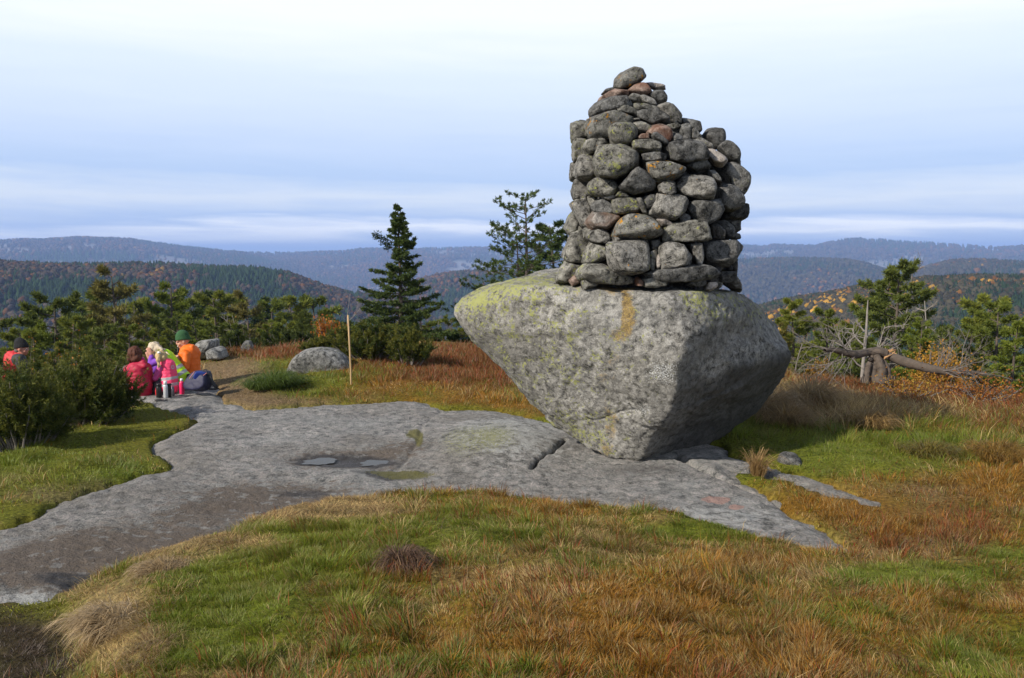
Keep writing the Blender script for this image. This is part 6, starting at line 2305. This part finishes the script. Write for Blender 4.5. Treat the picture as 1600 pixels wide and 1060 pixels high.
# --- man with the black beanie, in profile behind the junipers
def man_black():
    e, J, o = person_root(26, 14.2, 'man in black beanie and glasses wearing a red and charcoal jacket, in profile behind junipers')
    hc = J(34.5, 545)
    hp, fr = head_prims(hc, (.97, .12, -.10), 1.0)
    hip = J(22, 606)
    body = list(hp) + [('c', hc + np.array([-.03, 0, -.05]), J(28, 560), .055, .07, 0), ('c', J(25, 566), J(22, 600), .14, .15, 1)]
    legs(body, hip, [J(52, 592, .1), J(52, 594, -.1)], [J(64, 612, .1), J(66, 612, -.1)], .075, 1, 1)
    body += [('c', J(48, 584, -.1), J(54, 586, -.05), .04, .032, 0)] + hand_prims(J(54, 586, -.05), (1, .2, 0), (0, 0, 1), 1.0, .8)
    obj('body', blobmesh('body', body, [SKIN2, DARKPANT]), None, e)
    face_bits(e, fr)
    beanie(e, fr, BEANIEB, 1.12, -.25)
    jk = [('c', J(23, 563), J(21, 598), .165, .18, 0), ('c', J(14, 558, -.02), J(16, 580), .09, .11, 0), ('c', J(28, 562, -.16), J(28, 562, .16), .10, .10, 1),
          ('c', J(32, 562, -.18), J(36, 580, -.22), .095, .08, 1), ('c', J(36, 580, -.22), J(48, 584, -.1), .07, .05, 1), ('c', J(33, 562, .18), J(38, 580, .2), .09, .075, 1)]
    obj('jacket', blobmesh('jacket', jk, [SCARLET, CHAR], .012, 3, .012), None, e)
    hd = [('c', J(15, 553, -.03), J(30, 555, -.07), .05, .035, 0), ('c', J(13, 557, -.05), J(24, 560, -.09), .045, .04, 0), ('c', J(15, 553, .06), J(30, 555, .09), .05, .035, 0)]
    obj('hood', blobmesh('hood', hd, [SCARLET], .010, 3, .010), None, e)
    c, fd, up, sd, s = fr
    gl = MB()
    for k in (-1, 1):
        th = np.linspace(0, 2 * math.pi, 13)
        gl.tube(np.array([c + sd * (.033 * k + .024 * math.cos(a)) + fd * .092 + up * (.002 + .018 * math.sin(a)) for a in th]), [.0025] * 13, 5)
        gl.tube(np.array([c + sd * .057 * k + fd * .09 + up * .004, c + sd * .078 * k + fd * .02 + up * .006, c + sd * .078 * k - fd * .01 + up * .0]), [.0025] * 3, 5)
    gl.tube(np.array([c - sd * .009 + fd * .096, c + sd * .009 + fd * .096]), [.0025] * 2, 5)
    obj('glasses', gl.me('glasses', True), STEEL, e)
    hr = [('e', c - fd * .06 - up * .035, (.06, .06, .045), QI, 0)]
    obj('hair', blobmesh('hair', hr, [GREYHAIR], .008, 2), None, e)


man_black()


# --- somebody else, all but outside the frame at the left
def edge_person():
    e, J, o = person_root(-26, 14.0, 'person in dark jacket almost wholly cut off by the left border')
    hc = J(-27, 546)
    hp, fr = head_prims(hc, (.9, .4, -.1), 1.0)
    hip = J(-27, 606)
    body = list(hp) + [('c', hc + np.array([0, 0, -.05]), J(-27, 560), .055, .07, 0), ('c', J(-27, 566), J(-27, 600), .14, .15, 1)]
    legs(body, hip, [J(-3, 596, .1), J(-3, 596, -.1)], [J(7, 612, .1), J(7, 612, -.1)], .075, 1, 1)
    obj('body', blobmesh('body', body, [SKIN2, DARKPANT]), None, e)
    face_bits(e, fr)
    beanie(e, fr, BEANIEB, 1.0)
    jk = [('c', J(-27, 563), J(-27, 598), .165, .18, 0), ('c', J(-21, 562, -.18), J(-17, 580, -.22), .095, .08, 0), ('c', J(-21, 562, .18), J(-17, 580, .2), .09, .075, 0), ('c', J(-17, 580, -.2), J(-9, 584, -.1), .07, .05, 0)]
    obj('jacket', blobmesh('jacket', jk, [plain('dark_plum_jacket', (0.05, 0.022, 0.032), .8, var=.25, scale=12)], .012, 3, .012), None, e)


edge_person()


# ------------------------------------------------------------------ flasks, bottles and the backpack
def lathe(prof_, seg=20):
    P = np.array(prof_, float)
    th = np.linspace(0, 2 * math.pi, seg, endpoint=False)
    V = np.stack([P[:, 0:1] * np.cos(th), P[:, 0:1] * np.sin(th), np.broadcast_to(P[:, 1:2], (len(P), seg))], -1).reshape(-1, 3)
    i = np.arange(len(P) - 1)[:, None] * seg
    j = np.arange(seg)[None]
    k = (j + 1) % seg
    return V, np.stack([i + j, i + k, i + seg + k, i + seg + j], -1).reshape(-1, 4)


def on_slab(px, Y):
    x = at(px, 600, Y).x
    return x, float(rock_z(np.array([x]), np.array([Y]))[0])


def flask(px, Y, h, r, mb_, mc, lab, cap=.24, name='bottle', cat='bottle', neck=.7, grp='drinks on the picnic rock'):
    x, z = on_slab(px, Y)
    e = empty(name, (x, Y, z), 0, label=lab, cat=cat, group=grp)
    hb = h * (1 - cap)
    V, Q = lathe([(0, 0), (r * .92, 0), (r, .006), (r, hb * .86), (r * .9, hb * .94), (r * neck, hb), (0, hb)])
    obj('body', mesh('body', V, Q, None, None, True), mb_, e)
    V, Q = lathe([(0, hb - .001), (r * neck * 1.06, hb - .001), (r * neck * 1.06, h - .012), (r * neck * .9, h), (0, h)])
    obj('cap', mesh('cap', V, Q, None, None, True), mc, e)
    return e


BLK = plain('black_lacquer', (0.015, 0.015, 0.016), .35, var=.1)
WHT = plain('pale_enamel', (0.62, 0.64, 0.66), .3, .3, var=.06)
PNK = plain('pink_plastic', (0.75, 0.025, 0.12), .35, var=.06)
WPL = plain('white_plastic', (0.75, 0.75, 0.75), .4, var=.04)
GRN = plain('green_plastic', (0.015, 0.22, 0.045), .3, var=.1)
RDP = plain('red_plastic', (0.60, 0.03, 0.03), .4, var=.06)
GRY = plain('grey_steel', (0.22, 0.22, 0.24), .3, .7, var=.06)
flask(248, 12.75, .215, .042, BLK, BLK, 'stout black thermos in front of the girl in the pink vest', .2, 'thermos', 'thermos', .85)
flask(258.5, 12.7, .255, .034, WHT, WPL, 'tall silvery-white thermos among the drinks in front of the girl', .22, 'thermos', 'thermos', .72)
flask(264.5, 12.75, .21, .026, BLK, BLK, 'slim dark flask with wide lid right of the silvery-white thermos', .12, 'thermos', 'thermos', 1.25)
flask(269, 12.85, .15, .03, GRY, GRY, 'short steel cup-like flask beside the slim dark one', .15, 'thermos', 'thermos', .9)
flask(244.5, 12.95, .12, .022, RDP, RDP, 'little red bottle half hidden behind the stout black thermos', .2)
flask(284, 13.05, .245, .036, PNK, WPL, 'pink drinking bottle with a white cap', .17, neck=.6)
flask(295, 13.5, .26, .034, GRN, BLK, 'green bottle with a black cap behind the backpack', .3, neck=.8)
x, z = on_slab(251, 12.5)
V, T = ICO[3]
o = obj('sit_pad', mesh('sit_pad', np.stack([np.sign(V[:, 0]) * np.abs(V[:, 0]) ** .5 * .09, np.sign(V[:, 1]) * np.abs(V[:, 1]) ** .5 * .06, V[:, 2] * .010 + .008], -1), None, T, None, True), BLK, loc=(x, 12.5, z))
tag(o, 'flat black pad lying on the rock in front of the thermos flasks', 'pad')


def backpack():
    Y = 13.0
    x, z = on_slab(313, Y)
    e = empty('backpack', (x, Y, z), 0, label='navy backpack with bright blue panel lying on the rock beside the orange-jacketed man', cat='backpack')
    o = np.array([x, Y, z])

    def J(px, py, dy=0.0):
        v = at(px, py, Y + dy)
        return np.array([v.x, v.y, v.z]) - o
    navy = plain('navy_nylon', (0.020, 0.020, 0.055), .6, var=.25, scale=16)
    blue = plain('blue_nylon', (0.014, 0.035, 0.21), .5, var=.15, scale=16)
    pipe = plain('pink_piping', (0.60, 0.22, 0.22), .6, var=.1)
    out = [(286, 606), (288, 596), (295, 588), (302, 580), (312, 579), (325, 582), (328, 592), (326, 610), (318, 613), (300, 612), (290, 611)]
    W3 = [J(a, b) for a, b in out]
    c = J(308, 598)
    P, T = stone_mesh([(w[0] - c[0], w[2] - c[2]) for w in W3], .13, .13, 77, 5, 10, .35, .1)
    obj('body', mesh('body', P + c, None, T, None, True), navy, e)
    pan = [(301.5, 592), (306, 581), (313, 580), (322, 582.5), (318, 588), (311, 597)]
    W3 = [J(a, b, -.11) for a, b in pan]
    c2 = J(311, 588, -.09)
    P, T = stone_mesh([(w[0] - c2[0], w[2] - c2[2]) for w in W3], .035, .05, 78, 4, 12, .2, .1)
    obj('front_panel', mesh('front_panel', P + c2, None, T, None, True), blue, e)
    mb = MB()
    mb.tube(np.array([J(310, 598, -.135), J(314, 591, -.135), J(319, 586, -.13), J(323, 583, -.11)]), [.005] * 4, 6)
    mb.tube(np.array([J(296, 592, -.125), J(300, 586, -.12), J(304, 581, -.1)]), [.005] * 3, 6)
    obj('piping', mb.me('piping', True), pipe, e)
    for dy in (-.03, .09):
        mb = MB()
        mb.tube(np.array([J(325, 583, dy), J(329, 589, dy), J(332, 598, dy), J(337, 604, dy), J(341, 606.5, dy), J(334, 608.5, dy), J(326, 608, dy)]), [.02, .026, .03, .03, .024, .018, .014], 8)
        obj('shoulder_strap', mb.me('shoulder_strap', True), CHAR, e)
    mb = MB()
    mb.tube(np.array([J(318, 581, 0), J(319, 577.5, .01), J(323, 578, .02), J(324, 582, .02)]), [.009] * 4, 6)
    obj('handle', mb.me('handle', True), CHAR, e)


backpack()
